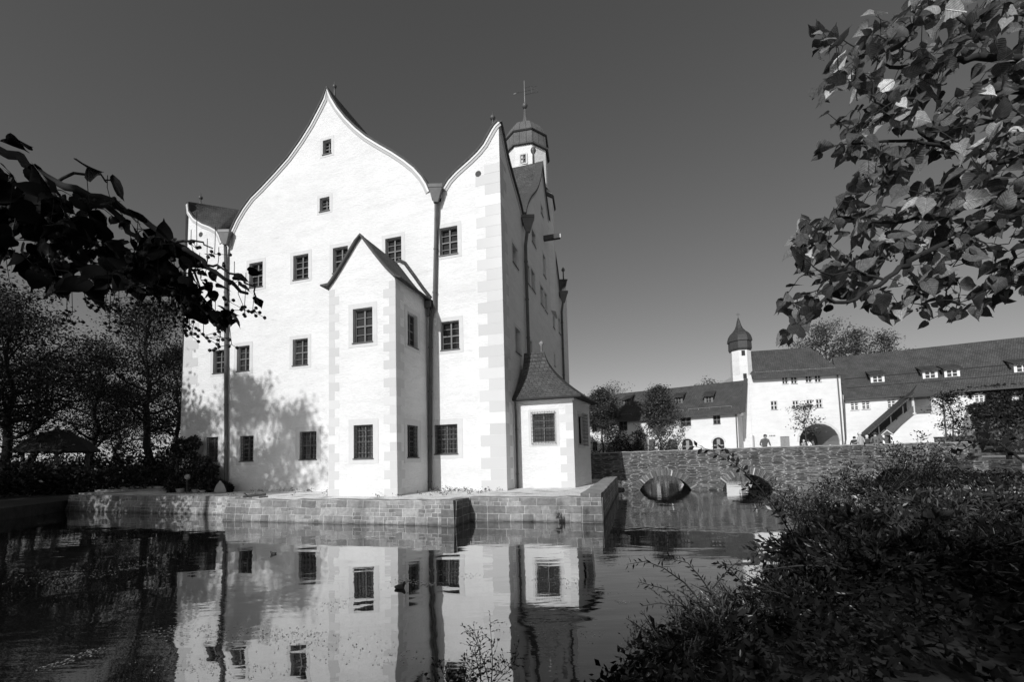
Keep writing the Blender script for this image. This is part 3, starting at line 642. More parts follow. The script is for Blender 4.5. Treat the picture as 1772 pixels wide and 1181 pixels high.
# ---- the chapel bay with its flared roof
VC = 19.2; PC = PV(VC); cR = PC.px(993, 760)[0]; eC = PC.px(943, 689)[1]; VC2 = 21.9
cw = MB(); cwin = [PC.rect(922, 716, 960, 766)]
add_wall(cw, PC, [(RU-.05, -.1), (cR, -.1), (cR, eC+.1), (RU-.05, eC+.1)], cwin, .22)
PCR = Pl(W(cR, VC)[:2], (math.sin(AZ+R_(9)), math.cos(AZ+R_(9)))); LCR = VC2-VC
csw = [(.75, cwin[0][1]-.1, 1.55, cwin[0][3]-.1)]
add_wall(cw, PCR, [(0, -.1), (LCR, -.1), (LCR, eC+.1), (0, eC+.1)], csw, .22)
pbk = PCR.P(LCR, 0); PCB = Pl(pbk[:2], (-ca, sa)); add_wall(cw, PCB, [(0, -.1), (cR-RU+.6, -.1), (cR-RU+.6, eC+.1), (0, eC+.1)])
cw.build('chapel_wall', M_ST, castle)
window(castle, PC, cwin[0], .16, surround=.2, grille=.14, sill=False); window(castle, PCR, csw[0], .16, M_BARKD, gm=M_GLASSD, surround=.2, grille=.2, sill=False)
qm = MB(); quoins(qm, PC, cR, 1, .6, eC-.1, .62, .34, .37); qm.build('quoins', M_QU, castle)
cr2 = MB(); ring = []
ov = .42; zt = PV(20.5).px(935, 609)[1]; ul = PV(20.5).px(907, 609)[0]; ur = PV(20.5).px(942, 609)[0]
b4 = [(RU-.02, VC-ov), (cR+ov, VC-ov), (cR+ov+.45, VC2+ov), (RU-.02, VC2+ov)]; t4 = [(ul-.0, 20.45), (ur, 20.45), (ur, 20.55), (ul-.0, 20.55)]
for k in range(11):
    f = k/10; g = 1-(1-f)**1.9; g = g*.86+f*.14
    ring.append([(W(b[0]+(t[0]-b[0])*g, b[1]+(t[1]-b[1])*g, eC-.02+(zt-eC)*f)) for b, t in zip(b4, t4)])
for k in range(10):
    for j in range(4):
        a, b, c, d = ring[k][j], ring[k][(j+1) % 4], ring[k+1][(j+1) % 4], ring[k+1][j]
        w = math.dist(a, b); e = math.dist(a, d); cr2.face([a, b, c, d], [(0, k*.35), (w, k*.35), (w, k*.35+e), (0, k*.35+e)])
cr2.face(ring[10]); cr2.face([(p[0], p[1], p[2]-.07) for p in ring[0]][::-1])
for j in range(4):
    a, b = ring[0][j], ring[0][(j+1) % 4]; cr2.face([(a[0], a[1], a[2]-.07), (b[0], b[1], b[2]-.07), b, a])
cr2.build('chapel_roof', M_SLATEL, castle)
m = MB(); s, z = PV(20.5).px(937, 609); m.lathe(W(s, 20.5, z-.1), [(.05, 0), (.04, .38), (.11, .45), (.12, .52), (.02, .62)], 10); m.build('finial', M_COPE, castle, True)
cc = MB(); cc.pbox(PC, RU+.02, eC-.16, cR+.06, eC-.02, 0, .07); cc.pbox(PCR, 0.07, eC-.16, LCR, eC-.02, 0, .07); cc.build('chapel_cornice', M_COR, castle)
downpipe([W(RU+.13, VC-.34, eC-.1), W(RU+.13, VC-.34, eC-.35), W(RU+.11, VC-.2, eC-.55), W(RU+.11, VC-.2, .66)], .05, castle)
# ---- tower
YT = 30.5; tc = at(910, 250, YT); TX, TY = tc[0], tc[1]; TR = 1.58
zz = lambda y: at(910, y, YT)[2]
m = MB(); m.lathe((TX, TY, 0), [(TR+.42, 12), (TR+.42, zz(352)), (TR, zz(343)), (TR, zz(274))], 8, R_(22.5)-AZ+.1); m.build('tower_wall', M_ST, castle)
m = MB(); m.lathe((TX, TY, 0), [(TR+.5, zz(360)), (TR+.55, zz(357)), (TR+.02, zz(338))], 8, R_(22.5)-AZ+.1); m.build('tower_skirt_roof', M_SLATEL, castle)
a8 = R_(22.5)-AZ+.1
m = MB(); D = zz(251); d0 = zz(273); m.lathe((TX, TY, 0), [(TR+.16, d0-.12), (TR+.2, d0), (TR+.05, d0+.06), (TR+.02, D-.05), (TR+.1, D), (TR-.02, D+.12), (TR-.14, D+.5), (TR-.42, D+.95), (TR-.85, D+1.3), (TR-1.2, D+1.5), (.2, D+1.75), (.13, D+2.1), (.09, D+2.6), (.07, zz(190))], 8, a8)
m.build('tower_cupola', M_COP, castle)
m = MB(); c0 = zz(262)
for k in (6, 7, 0):                                            # louvred openings of the lantern
    pass
m.lathe((TX, TY, 0), [(TR+.08, D-.06), (TR+.14, D), (TR+.14, D+.04), (TR+.04, D+.08)], 8, a8); m.build('cupola_rim', M_VERGE, castle)
m = MB(); m.lathe((TX, TY, zz(183)), [(.03, -.24), (.15, -.15), (.21, 0), (.15, .15), (.03, .24)], 12); m.build('tower_ball', M_MET, castle, True)
m = MB(); m.tube([(TX, TY, zz(190)), (TX, TY, zz(139))], [.035, .02], 6); m.build('vane_rod', M_COPE, castle)
m = MB(); zv1, zv2 = zz(152), zz(164); ex = np.array((ca, -sa, 0)); T0 = np.array((TX, TY, 0))
for pts in ([(0, zv1), (.5, zv1), (.75, zv1-.12), (.9, zv1-.1)], [(0, (zv1+zv2)/2), (.7, (zv1+zv2)/2-.02)], [(0, zv2), (.55, zv2), (.95, zv2-.06), (1., zv2+.02)], [(.5, zv1), (.6, zv2)], [(.75, zv1-.12), (1., zv2)], [(0, (zv1+zv2)/2), (-.5, (zv1+zv2)/2+.03), (-.7, (zv1+zv2)/2)]):
    m.tube([T0+ex*a+np.array((0, 0, b)) for a, b in pts], .03, 4)
m.box((TX-.72*ca, TY+.72*sa, (zv1+zv2)/2-.03), .2, .04, .07, -AZ); m.build('weather_vane', M_MET, castle)
# tower window facing the pond
tn = Pl((TX-sa*TR*.93, TY-ca*TR*.93), (ca, -sa)); s, z = tn.px(905.5, 275)
window(castle, Pl((tn.o[0]-sa*.02, tn.o[1]-ca*.02), tn.d), (s-.2, z-.3, s+.2, z+.3), .0, surround=.1, sub=0, sill=False)

# ================================================================== TERRACE, MOAT WALLS, WATER
wt = MB(); wt.face([(-260, -60, 0), (220, -60, 0), (220, 260, 0), (-260, 260, 0)]); wt.build('water', M_WATER, kind='structure')
wt = MB(); wt.face([(-260, -60, -1.6), (220, -60, -1.6), (220, 260, -1.6), (-260, 260, -1.6)]); wt.build('pond_bed', M_EARTH, kind='structure')
def q(x, y, z=0): return atz(x, y, z)
def loc(p): return (p[0]*ca-p[1]*sa, p[0]*sa+p[1]*ca)
FL = [(-14.75, 12.42), (-5.46, 12.34)]; SB = [(-5.40, 13.45), (-1.16, 13.56)]; LFs = [(-27.2, 14.46), (-14.7, 13.95)]
ter = MB(); poly = [(-27.1, 14.75), (-14.75, 14.3), (-14.75, 12.85), (-5.6, 12.75), (-5.5, 13.85), (-1.55, 13.95), (-1.6, 26.6), (-1.6, 40), (-27, 40)]
# gravel terrace: fine grid, slightly uneven
for i in range(len(poly)): pass
ter.face([W(u, v, GZ) for u, v in poly], poly); ter.build('terrace_ground', M_GRAV, kind='structure')
def quay(name, label, a, b, top, back, batter, zt, group=None, parapet=0., end0=0, end1=0, cope=.0):
    """retaining wall from a to b (castle coordinates of its foot), face leaning back by batter, thickness back"""
    a = np.array(a, float); b = np.array(b, float); d = (b-a)/np.linalg.norm(b-a); n = np.array((d[1], -d[0])); n = n if n[1] < 0 else -n
    if top is not None: n = np.array(top, float)
    L = np.linalg.norm(b-a); m = MB(); K = max(2, int(L/.35)); rr = np.random.default_rng(5)
    f0 = [a+d*L*k/K for k in range(K+1)]
    tj = [zt+rr.uniform(-.02, .02) for k in range(K+1)]
    def pt(k, lvl, inn):
        e = (end0 if k == 0 else end1 if k == K else 0)
        p = f0[k]-n*inn+d*(e*lvl*(1 if k == 0 else -1)); return p
    for k in range(K):
        s0, s1 = L*k/K, L*(k+1)/K
        lo0, lo1 = pt(k, 0, 0), pt(k+1, 0, 0); h0, h1 = pt(k, 1, batter), pt(k+1, 1, batter); g0, g1 = pt(k, 1, batter+back), pt(k+1, 1, batter+back)
        A, B, C_, D_ = W(*lo0, -.5), W(*lo1, -.5), W(*h1, tj[k+1]), W(*h0, tj[k])
        m.face([A, B, C_, D_], [(s0, -.5), (s1, -.5), (s1, zt), (s0, zt)])
        m.face([D_, C_, W(*g1, tj[k+1]), W(*g0, tj[k])], [(s0, zt), (s1, zt), (s1, zt+back), (s0, zt+back)], 1)
        m.face([W(*g1, tj[k+1]), W(*g1, -.5), W(*g0, -.5), W(*g0, tj[k])][::-1])
    for k in (0, K):
        m.face([W(*pt(k, 0, 0), -.5), W(*pt(k, 1, batter), tj[k]), W(*pt(k, 1, batter+back), tj[k]), W(*pt(k, 0, batter+back), -.5)], [(0, -.5), (batter, zt), (batter+back, zt), (batter+back, -.5)])
    o = m.build(name, [M_ASH, M_COPE]); return tag(o, label, 'wall', group)
quay('retaining_wall', 'long sunlit ashlar quay wall with sloping face in front of the gabled bay', FL[0], FL[1], None, .42, .16, .76, end0=.18)
quay('retaining_wall', 'set back ashlar quay wall with a small spout, in front of the chapel bay', (-5.46, 13.45), SB[1], None, .42, .12, .76)
quay('retaining_wall', 'shade dappled ashlar quay wall at the far left below the ivy', LFs[0], LFs[1], None, .42, .14, .74, end0=.55)
quay('retaining_wall', 'short dark end wall where the sunlit quay wall steps back', (-5.46, 12.345), (-5.4, 13.5), (1, 0), .4, .05, .77)
quay('retaining_wall', 'broad coped quay wall running back to the bridge, dark on its right face', (-1.16, 13.57), (-1.25, 25.2), (1, 0), .62, .04, .88)
m = MB(); c = q(968, 896, .22); l = loc(c); Pq = PV(13.42); s, z = Pq.px(967, 893)
m.tube([Pq.P(s, z+.05, .0), Pq.P(s, z+.03, .16), Pq.P(s+.0, z-.02, .2)], .04, 8); m.pbox(Pq, s-.07, z-.08, s+.1, z-.05, 0, .16); m.pbox(Pq, s+.08, z-.05, s+.1, z+.06, 0, .16)
tag(m.build('drain_spout', M_MET), 'small dark drain spout sticking out of the set back quay wall', 'drain spout')

# ================================================================== BRIDGE
VB = 26.6; PB = PV(VB); BT = 2.2; BW = 4.6
def arch(x0, xm, x1, rise, n=14):
    c = (x0+x1)/2; h = (x1-x0)/2; r = (h*h+rise*rise)/(2*rise); zc_ = rise-r; a0 = math.asin(h/r)
    return [(c+r*math.sin(-a0+2*a0*k/n), zc_+r*math.cos(-a0+2*a0*k/n)) for k in range(n+1)]
arches = [arch(-.14, 0, 2.68, .86), arch(4.22, 0, 6.75, .86), arch(11.25, 0, 13.3, 1.1)]
bridge = thing('stone_bridge', 'low rubble stone bridge with three arches crossing the moat', 'bridge', W(5, VB+2, 0))
tops = []; xx = np.arange(-5.4, 15.61, .3); rr = np.random.default_rng(3)
top = [(float(x), BT+.05*math.sin(x*.16)+rr.uniform(-.018, .018)) for x in xx]
def bface(pl, sgn):
    mbx = MB(); out = [(-5.4, -.6)]
    for A_ in arches:
        q_ = A_; out += [(q_[0][0], -.6)]+q_+[(q_[-1][0], -.6)]
    out += [(15.6, -.6)]+[(x, z) for x, z in top[::-1]]
    if sgn < 0: out = [(-x, z) for x, z in out][::-1]
    add_wall(mbx, pl, out); return mbx
mb = bface(PB, 1); mb.build('parapet_face', M_RUB, bridge)
PBb = Pl(W(0, VB+BW)[:2], (-ca, sa)); bface(PBb, -1).build('parapet_face', M_RUB, bridge)
m = MB()
for i in range(len(top)-1):
    for (va, vb) in ((VB, VB+.42), (VB+BW-.42, VB+BW)):
        a, b = top[i], top[i+1]; m.hexa([W(a[0], va-.03, a[1]), W(b[0], va-.03, b[1]), W(b[0], vb+.03, b[1]), W(a[0], vb+.03, a[1])], [W(a[0], va-.03, a[1]+.055), W(b[0], va-.03, b[1]+.055), W(b[0], vb+.03, b[1]+.055), W(a[0], vb+.03, a[1]+.055)])
m.build('coping', M_COPE, bridge)
m = MB(); m.hexa([W(-5.4, VB+.4, 1.25), W(15.6, VB+.4, 1.25), W(15.6, VB+BW-.4, 1.25), W(-5.4, VB+BW-.4, 1.25)], [W(-5.4, VB+.4, 1.42), W(15.6, VB+.4, 1.42), W(15.6, VB+BW-.4, 1.42), W(-5.4, VB+BW-.4, 1.42)]); 
m.face([W(-5.4, VB+.42, 1.4), W(15.6, VB+.42, 1.4), W(15.6, VB+.42, 2.2), W(-5.4, VB+.42, 2.2)]); m.face([W(-5.4, VB+BW-.42, 1.4), W(15.6, VB+BW-.42, 1.4), W(15.6, VB+BW-.42, 2.2), W(-5.4, VB+BW-.42, 2.2)])
m.build('deck', M_PAVE, bridge)
for A_ in arches:
    m = MB(); d = 0
    for k in range(len(A_)-1):
        e = math.dist(A_[k], A_[k+1])
        m.face([PB.P(*A_[k]), PB.P(*A_[k+1]), PB.P(*A_[k+1], -BW), PB.P(*A_[k], -BW)], [(0, d), (0, d+e), (BW, d+e), (BW, d)]); d += e
    for i in (0, -1):
        x = A_[i][0]; m.face([PB.P(x, -.6), PB.P(x, A_[i][1]), PB.P(x, A_[i][1], -BW), PB.P(x, -.6, -BW)], [(0, -.6), (0, 0), (BW, 0), (BW, -.6)])
    m.build('vault', M_RUB, bridge)
    m = MB(); c = ((A_[0][0]+A_[-1][0])/2); h = (A_[-1][0]-A_[0][0])/2; rise = max(p[1] for p in A_); r = (h*h+rise*rise)/(2*rise); zc_ = rise-r; a0 = math.asin(h/r)
    nn = 44
    for k in range(nn):
        w0, w1 = -a0+2*a0*(k+.04)/nn, -a0+2*a0*(k+.8)/nn; ro = r+.34+rng.uniform(-.05, .06); pr = .02+rng.uniform(0, .07)
        f = lambda w, rad, o: PB.P(c+rad*math.sin(w), zc_+rad*math.cos(w), o)
        m.hexa([f(w0, r-.01, pr), f(w1, r-.01, pr), f(w1, r-.01, -.3), f(w0, r-.01, -.3)], [f(w0, ro, pr), f(w1, ro, pr), f(w1, ro, -.3), f(w0, ro, -.3)])
    m.build('arch_ring', M_VOU, bridge)
# ================================================================== COURTYARD AND FAR BUILDINGS
CZ = 1.4
def slab(name, poly, z, mat, base=-1.5):
    m = MB(); m.face([(x, y, z) for x, y in poly], poly)
    for i in range(len(poly)):
        a, b = poly[i], poly[(i+1) % len(poly)]; L = math.dist(a, b)
        m.face([(a[0], a[1], base), (b[0], b[1], base), (b[0], b[1], z), (a[0], a[1], z)], [(0, base), (L, base), (L, z), (0, z)], 1)
    return m.build(name, [mat, M_RUB], kind='structure')
slab('courtyard_ground', [(21.5, 18.6), (60, 6), (200, -10), (200, 230), (-40, 230), (-40, 90), (3, 63.2), (26, 47.6), (25.5, 40), (23.5, 33)], CZ, M_PAVE)
def local_wall(px_, Y, a): p = at(px_, 780, Y); return Pl((p[0], p[1]), (math.cos(a), -math.sin(a)))
def gable_roof(mb, pl, s0, s1, ze, zr, depth, ov=.45, ovs=.25, hip0=0, hip1=0, th=.16):
    """ridge parallel to the wall plane, eaves towards us"""
    k = (zr-ze)/(depth/2)
    f = lambda s, o, z: pl.P(s, z, o)
    A = [f(s0-ovs, ov, ze-k*ov), f(s1+ovs, ov, ze-k*ov), f(s1+ovs-hip1, -depth/2, zr), f(s0-ovs+hip0, -depth/2, zr)]
    Bk = [f(s1+ovs, -depth-ov, ze-k*ov), f(s0-ovs, -depth-ov, ze-k*ov), f(s0-ovs+hip0, -depth/2, zr), f(s1+ovs-hip1, -depth/2, zr)]
    sl = math.hypot(depth/2+ov, zr-ze+k*ov)
    for q_ in (A, Bk):
        mb.face(q_, [(s0, 0), (s1, 0), (s1-hip1, sl), (s0+hip0, sl)])
        mb.face([(p[0], p[1], p[2]-th) for p in q_][::-1])
        for i in range(4):
            a, b = q_[i], q_[(i+1) % 4]; mb.face([(a[0], a[1], a[2]-th), (b[0], b[1], b[2]-th), b, a])
    if hip1: mb.face([f(s1+ovs, ov, ze-k*ov), f(s1+ovs, -depth-ov, ze-k*ov), f(s1+ovs-hip1, -depth/2, zr)], [(0, 0), (depth, 0), (depth/2, sl)])
    if hip0: mb.face([f(s0-ovs, -depth-ov, ze-k*ov), f(s0-ovs, ov, ze-k*ov), f(s0-ovs+hip0, -depth/2, zr)], [(0, 0), (depth, 0), (depth/2, sl)])
    return k
def body(mb, pl, s0, s1, z0, ze, depth, holes, zr=None, wd=.18):
    add_wall(mb, pl, [(s0, z0), (s1, z0), (s1, ze), (s0, ze)], holes, wd)
    for s, d, in ((s1, 1), (s0, -1)):
        o = pl.P(s, 0)
        p2 = Pl(o[:2], (-pl.n[0], -pl.n[1]) if d > 0 else pl.n)
        b = depth if d > 0 else -depth
        pts = [(0, z0), (b, z0), (b, ze)]+([(b/2, zr)] if zr else [])+[(0, ze)]
        add_wall(mb, p2, pts if d > 0 else pts[::-1])
    o = pl.P(0, 0, -depth); p3 = Pl(o[:2], (-pl.d[0], -pl.d[1])); add_wall(mb, p3, [(-s1, z0), (-s0, z0), (-s0, ze), (-s1, ze)])
def archhole(s0, z0, s1, zt, n=10):
    c = (s0+s1)/2; r = (s1-s0)/2; zs = zt-r
    return [(s0, z0), (s1, z0)]+[(c+r*math.cos(math.pi*k/n), zs+r*math.sin(math.pi*k/n)) for k in range(n+1)]
def dormer(parent, pl, s, ze, k, zd, w, h, fm, wide=1.25, roofm=None, cols=2, rows=2):
    """shed dormer: sill height zd on a roof that starts at height ze on the plane and rises k per metre"""
    o = -(zd-ze)/k
    dp = Pl(pl.P(0, 0, o)[:2], pl.d)
    m = MB(); zt = zd+h; back = -(zt+.75-zd)/k
    m.pbox(dp, s-w/2-.18, zd-.05, s-w/2, zt, -.25, .0); m.pbox(dp, s+w/2, zd-.05, s+w/2+.18, zt, -.25, 0)
    for sg in (-1, 1):
        x = s+sg*(w/2+.17); m.face([dp.P(x, zd-.05, 0), dp.P(x, zt, 0), dp.P(x, zt+.55, (zd-zt-.55)/k)])
    m.face([dp.P(s-w/2, zt, -.05), dp.P(s+w/2, zt, -.05), dp.P(s+w/2, zt+.06, -.05), dp.P(s-w/2, zt+.06, -.05)])
    d = m.build('dormer', fm, parent)
    r_ = MB(); b = -(zt+.85-zd)/k
    x0, x1 = s-w/2-.35, s+w/2+.35
    r_.hexa([dp.P(x0, zt-.02, .35), dp.P(x1, zt-.02, .35), dp.P(x1, zt+.75, b), dp.P(x0, zt+.75, b)], [dp.P(x0, zt+.1, .37), dp.P(x1, zt+.1, .37), dp.P(x1, zt+.87, b), dp.P(x0, zt+.87, b)])
    r_.build('dormer_roof', roofm or M_SLATE, d)
    window_ = MB(); q_ = (s-w/2, zd, s+w/2, zt); 
    f = MB(); bb = .055
    f.pbox(dp, q_[0], q_[1], q_[0]+bb, q_[3], -.1, -.02); f.pbox(dp, q_[2]-bb, q_[1], q_[2], q_[3], -.1, -.02); f.pbox(dp, q_[0]+bb, q_[1], q_[2]-bb, q_[1]+bb, -.1, -.02); f.pbox(dp, q_[0]+bb, q_[3]-bb, q_[2]-bb, q_[3], -.1, -.02)
    for i in range(1, cols): x = q_[0]+w*i/cols; f.pbox(dp, x-.05, zd+bb, x+.05, zt-bb, -.1, -.015)
    for j in range(1, rows): z = zd+h*j/rows; f.pbox(dp, q_[0]+bb, z-.025, s-.052, z+.025, -.1, -.03); f.pbox(dp, s+.052, z-.025, q_[2]-bb, z+.025, -.1, -.03)
    f.build('dormer_window', M_WHT if fm is M_WHT else M_FRM, d)
    g = MB(); g.face([dp.P(q_[0], zd, -.07), dp.P(q_[2], zd, -.07), dp.P(q_[2], zt, -.07), dp.P(q_[0], zt, -.07)]); g.build('glass', M_GLASSF, d)
    return d
# ---- gatehouse
PG = local_wall(1380, 53.5, R_(11.6))
za_ = lambda x, y: (1180+x/7.38, 640+y/7.38); zb_ = lambda x, y: (1360+x/7.38, 640+y/7.38)
ca_ = lambda a, b, c, d: (*za_(a, b), *za_(c, d)); cb_ = lambda a, b, c, d: (*zb_(a, b), *zb_(c, d))
gate = thing('gatehouse', 'tall white gatehouse with round arched passage and plain tiled roof across the courtyard', 'gatehouse', PG.P(0, CZ, -4))
g0, g1 = PG.px(1272, 720)[0], PG.px(1459, 720)[0]; gez = PG.px(1380, 652)[1]; grz = PG.px(1375, 608)[1]+1.2; gez += .55*(grz-gez)/(4.+.55)
gw = [PG.rect(*r) for r in (cb_(0-38, 88, 30, 182), cb_(68, 85, 148, 178), cb_(250, 75, 332, 165), cb_(368, 70, 450, 162), ca_(1135, 402, 1222, 515), cb_(85, 398, 165, 502), cb_(265, 385, 345, 492), cb_(385, 378, 468, 488))]
gw[0] = PG.rect(*ca_(1280, 92, 1355, 185))
gw.append(PG.rect(*ca_(1392, 92, 1474, 182)))
gw.pop(1)
ar = PG.rect(*cb_(165, 690, 680, 975)); garch = archhole(ar[0], CZ, ar[2], ar[3])
gd1 = PG.rect(*ca_(1258, 855, 1375, 975)); gd2 = PG.rect(*ca_(845, 605, 890, 762)); gd3 = PG.rect(*ca_(862, 838, 930, 995))
gd1 = (gd1[0], CZ, gd1[2], gd1[3]); gd3h = archhole(gd3[0], CZ, gd3[2], gd3[3])
m = MB(); DG = 8.; add = body(m, PG, g0, g1, CZ-.3, gez, DG, gw+[garch, gd1, gd2, gd3h], None, .22)
hx = PG.rect(*ca_(1115, 838, 1195, 856))
m.build('wall', M_ST2, gate)
for r in gw: window(gate, PG, r, .12, M_WHT, 2, 2, 0, surround=0, sill=True, gm=M_GLASSF, bar=.07)
for r, nm in ((gd1, 'service_door'), (gd2, 'loading_hatch')):
    m = MB(); m.pbox(PG, r[0], r[1], r[2], r[3], -.2, -.1); m.pbox(PG, (r[0]+r[2])/2-.02, r[1], (r[0]+r[2])/2+.02, r[3], -.1, -.07); m.build(nm, M_WOODL, gate)
m = MB(); m.face([PG.P(a, b, -.12) for a, b in gd3h]); m.build('arched_door', M_WOODL, gate)
m = MB()
for k in range(4): x = hx[0]+(hx[2]-hx[0])*(k+.2)/4; m.pbox(PG, x, hx[1], x+.1, hx[3], -.05, .008)
m.build('vent_slots', M_IRON, gate)
m = MB(); A_ = garch[2:]
for k in range(len(A_)-1): m.face([PG.P(*A_[k], -.2), PG.P(*A_[k+1], -.2), PG.P(*A_[k+1], -DG+.2), PG.P(*A_[k], -DG+.2)])
for s in (ar[0], ar[2]): m.face([PG.P(s, CZ, -.2), PG.P(s, A_[0][1], -.2), PG.P(s, A_[0][1], -DG+.2), PG.P(s, CZ, -DG+.2)])
m.build('passage_vault', M_CORG, gate)
m = MB(); s_ = (ar[0]+ar[2])/2; m.face([PG.P(ar[0], CZ, -5.5), PG.P(ar[2], CZ, -5.5), PG.P(ar[2], ar[3], -5.5), PG.P(ar[0], ar[3], -5.5)]); m.build('inner_gate', M_WOOD, gate)
m = MB(); strip(m, PG, A_[::-1], .0, .28, 0, .02); m.build('arch_surround', M_SUR, gate)
m = MB(); gs = PG.px(1300, 652)[0]+.25; kg = gable_roof(m, PG, gs, g1, gez, grz, DG, .55, .25, 0, 1.6); m.build('roof', M_TILE, gate)
def pxP(pl, x, y, out): 
    p2 = Pl(pl.P(0, 0, out)[:2], pl.d); s, z = p2.px(x, y); return p2.P(s, z)
def gutter(pl, s0, s1, z, out, parent): m = MB(); m.tube([pl.P(s0, z, out), pl.P(s1, z, out)], .075, 6); return m.build('gutter', M_MET, parent)
gutter(PG, gs-.2, g1+.25, gez-kg*.55-.1, .6, gate)
m = MB(); m.tube([pxP(PG, 1449, 648, .12), pxP(PG, 1459, 772, .12)], .07, 6); m.build('downpipe', M_MET, gate)
# snow guards
m = MB(); m.tube([PG.P(gs+.3, gez+.35*kg, -.3), PG.P(g1-.3, gez+.35*kg, -.3)], .025, 4)
for k in range(14): x = gs+.3+(g1-gs-.7)*k/13; m.tube([PG.P(x, gez+.3*kg, -.35), PG.P(x, gez+.35*kg+.12, -.28)], .02, 4)
m.build('snow_guard', M_COPE, gate)
# stair turret
tr = (PG.px(1302, 640)[0]-PG.px(1264, 640)[0])/2; tc = Pl(PG.P(0, 0, -tr*.9)[:2], PG.d).px(1282.5, 640); to = PG.P(tc[0], 0, -tr*.9)
zt = lambda y: PG.px(1282, y)[1]
m = MB(); m.lathe((to[0], to[1], 0), [(tr*1.0, CZ-.2), (tr*.99, zt(660)), (tr*.95, zt(602))], 8, R_(10)); m.build('turret_wall', M_ST2, gate)
m = MB(); m.lathe((to[0], to[1], 0), [(tr*.97, zt(606)), (tr*1.08, zt(602)), (tr*1.06, zt(590)), (tr*1.16, zt(589)), (tr*1.14, zt(585)), (tr*1.04, zt(579)), (tr*.86, zt(574)), (tr*.6, zt(570)), (tr*.38, zt(565)), (tr*.24, zt(559)), (tr*.14, zt(551)), (.05, zt(547))], 8, R_(10)); m.build('turret_cap', M_CAP, gate)
m = MB(); m.lathe((to[0], to[1], 0), [(.03, zt(549)), (.14, zt(547.5)), (.03, zt(545.5)), (.02, zt(536))], 6); m.box((to[0], to[1], zt(540)), .5, .04, .06); m.build('turret_finial', M_MET, gate)
for x, y in ((1286, 611), (1289, 651)):
    m = MB(); o = -tr*.9+tr*.95; s, z = PG.px(x, y); o = -tr*.9+tr*.95; m.pbox(PG, s-.2, z-.32, s+.2, z+.3, o-.3, o+.01); m.build('turret_window', M_GLASSF, gate)
# ---- inn (the low building with the sign)
PI = local_wall(1290, 50.2, R_(33.5)); inn = thing('inn_building', 'low white building with small wall lettering and arched openings behind two slim trees', 'building', PI.P(-12, CZ, -4))
zc_ = lambda x, y: (1000+x/7.38, 640+y/7.38); cc_ = lambda a, b, c, d: (*zc_(a, b), *zc_(c, d))
iez = PI.px(1180, 722)[1]; irz = PI.px(1200, 668)[1]
i1 = PI.px(1277, 740)[0]; i0 = PI.px(985, 740)[0]; DI = 9.
pR = Pl(PI.P(0, 0, -DI/2)[:2], PI.d); irz = pR.px(1200, 668)[1]; iez += .5*(irz-iez)/(4.5+.5)
iw = [PI.rect(*r) for r in (ca_(0, 614, 118, 718), ca_(398, 585, 492, 698), cc_(1310, 612, 1445, 720), cc_(890, 640, 960, 745), cc_(522, 662, 632, 772), cc_(180, 690, 240, 788), cc_(185, 922, 248, 1038))][1:]
da = [PI.rect(*r) for r in (ca_(392, 868, 540, 1010), ca_(0, 885, 140, 1010), cc_(1140, 893, 1262, 1010))]
ia = [archhole(r[0], CZ, r[2], r[3]) for r in da]; idr = PI.rect(*cc_(905, 893, 985, 1050)); idr = (idr[0], CZ, idr[2], idr[3])
m = MB(); body(m, PI, i0, i1, CZ-.3, iez, DI, iw+ia+[idr], irz-.1, .2); m.build('wall', M_ST2, inn)
for r in iw: window(inn, PI, r, .12, M_FRM, 2, 2, 0, surround=0, sill=True, gm=M_GLASSF, bar=.07)
for a_ in ia:
    m = MB(); m.face([PI.P(x, z, -.18) for x, z in a_]); o = m.build('arched_window', M_GLASSF, inn)
    xm = (a_[0][0]+a_[1][0])/2; zt_ = max(p[1] for p in a_); m = MB(); m.pbox(PI, xm-.18, CZ, xm+.18, zt_-.2, -.18, -.1); m.pbox(PI, a_[0][0]+.1, zt_-1., xm-.19, zt_-.85, -.18, -.12); m.pbox(PI, xm+.19, zt_-1., a_[1][0]-.1, zt_-.85, -.18, -.12); m.build('glazing_bars', M_WOODL, o)
    m = MB(); strip(m, PI, a_[2:][::-1], .0, .2, 0, .02); m.build('arch_trim', M_SUR, o)
m = MB(); m.pbox(PI, idr[0], idr[1], idr[2], idr[3], -.2, -.12); m.pbox(PI, (idr[0]+idr[2])/2-.05, idr[1], (idr[0]+idr[2])/2+.05, idr[3], -.12, -.08); m.build('door', M_WOOD, inn)
m = MB(); ki = gable_roof(m, PI, i0, i1, iez, irz, DI, .5, .6); m.build('roof', M_TILE, inn)
m = MB(); f = lambda s, o, z: PI.P(s, z, o)
m.hexa([f(i1+.45, .52, iez-ki*.52), f(i1+.9, .52, iez-ki*.52), f(i1+.9, -DI/2, irz), f(i1+.45, -DI/2, irz)], [f(i1+.45, .52, iez-ki*.52+.2), f(i1+.9, .52, iez-ki*.52+.2), f(i1+.9, -DI/2, irz+.2), f(i1+.45, -DI/2, irz+.2)]); m.build('verge_board', M_VERGE, inn)
gutter(PI, i0, i1+.3, iez-ki*.5-.1, .56, inn)
m = MB(); m.tube([pxP(PI, 1273.5, 716, .12), pxP(PI, 1276.5, 778, .12)], .07, 6); m.build('downpipe', M_MET, inn)
for x, y in ((1226.5, 697), (1174.5, 698.5), (1085, 702), (1015, 706)):
    # find the roof point under this pixel
    best = None
    for o in np.arange(-.3, -4, -.05):
        p2 = Pl(PI.P(0, 0, o)[:2], PI.d); s, z = p2.px(x, y)
        if z <= iez-ki*o+.0: best = (s, z); break
    if best: dormer(inn, PI, best[0], iez, ki, best[1], .62, .75, M_FRM, cols=2)
m = MB()
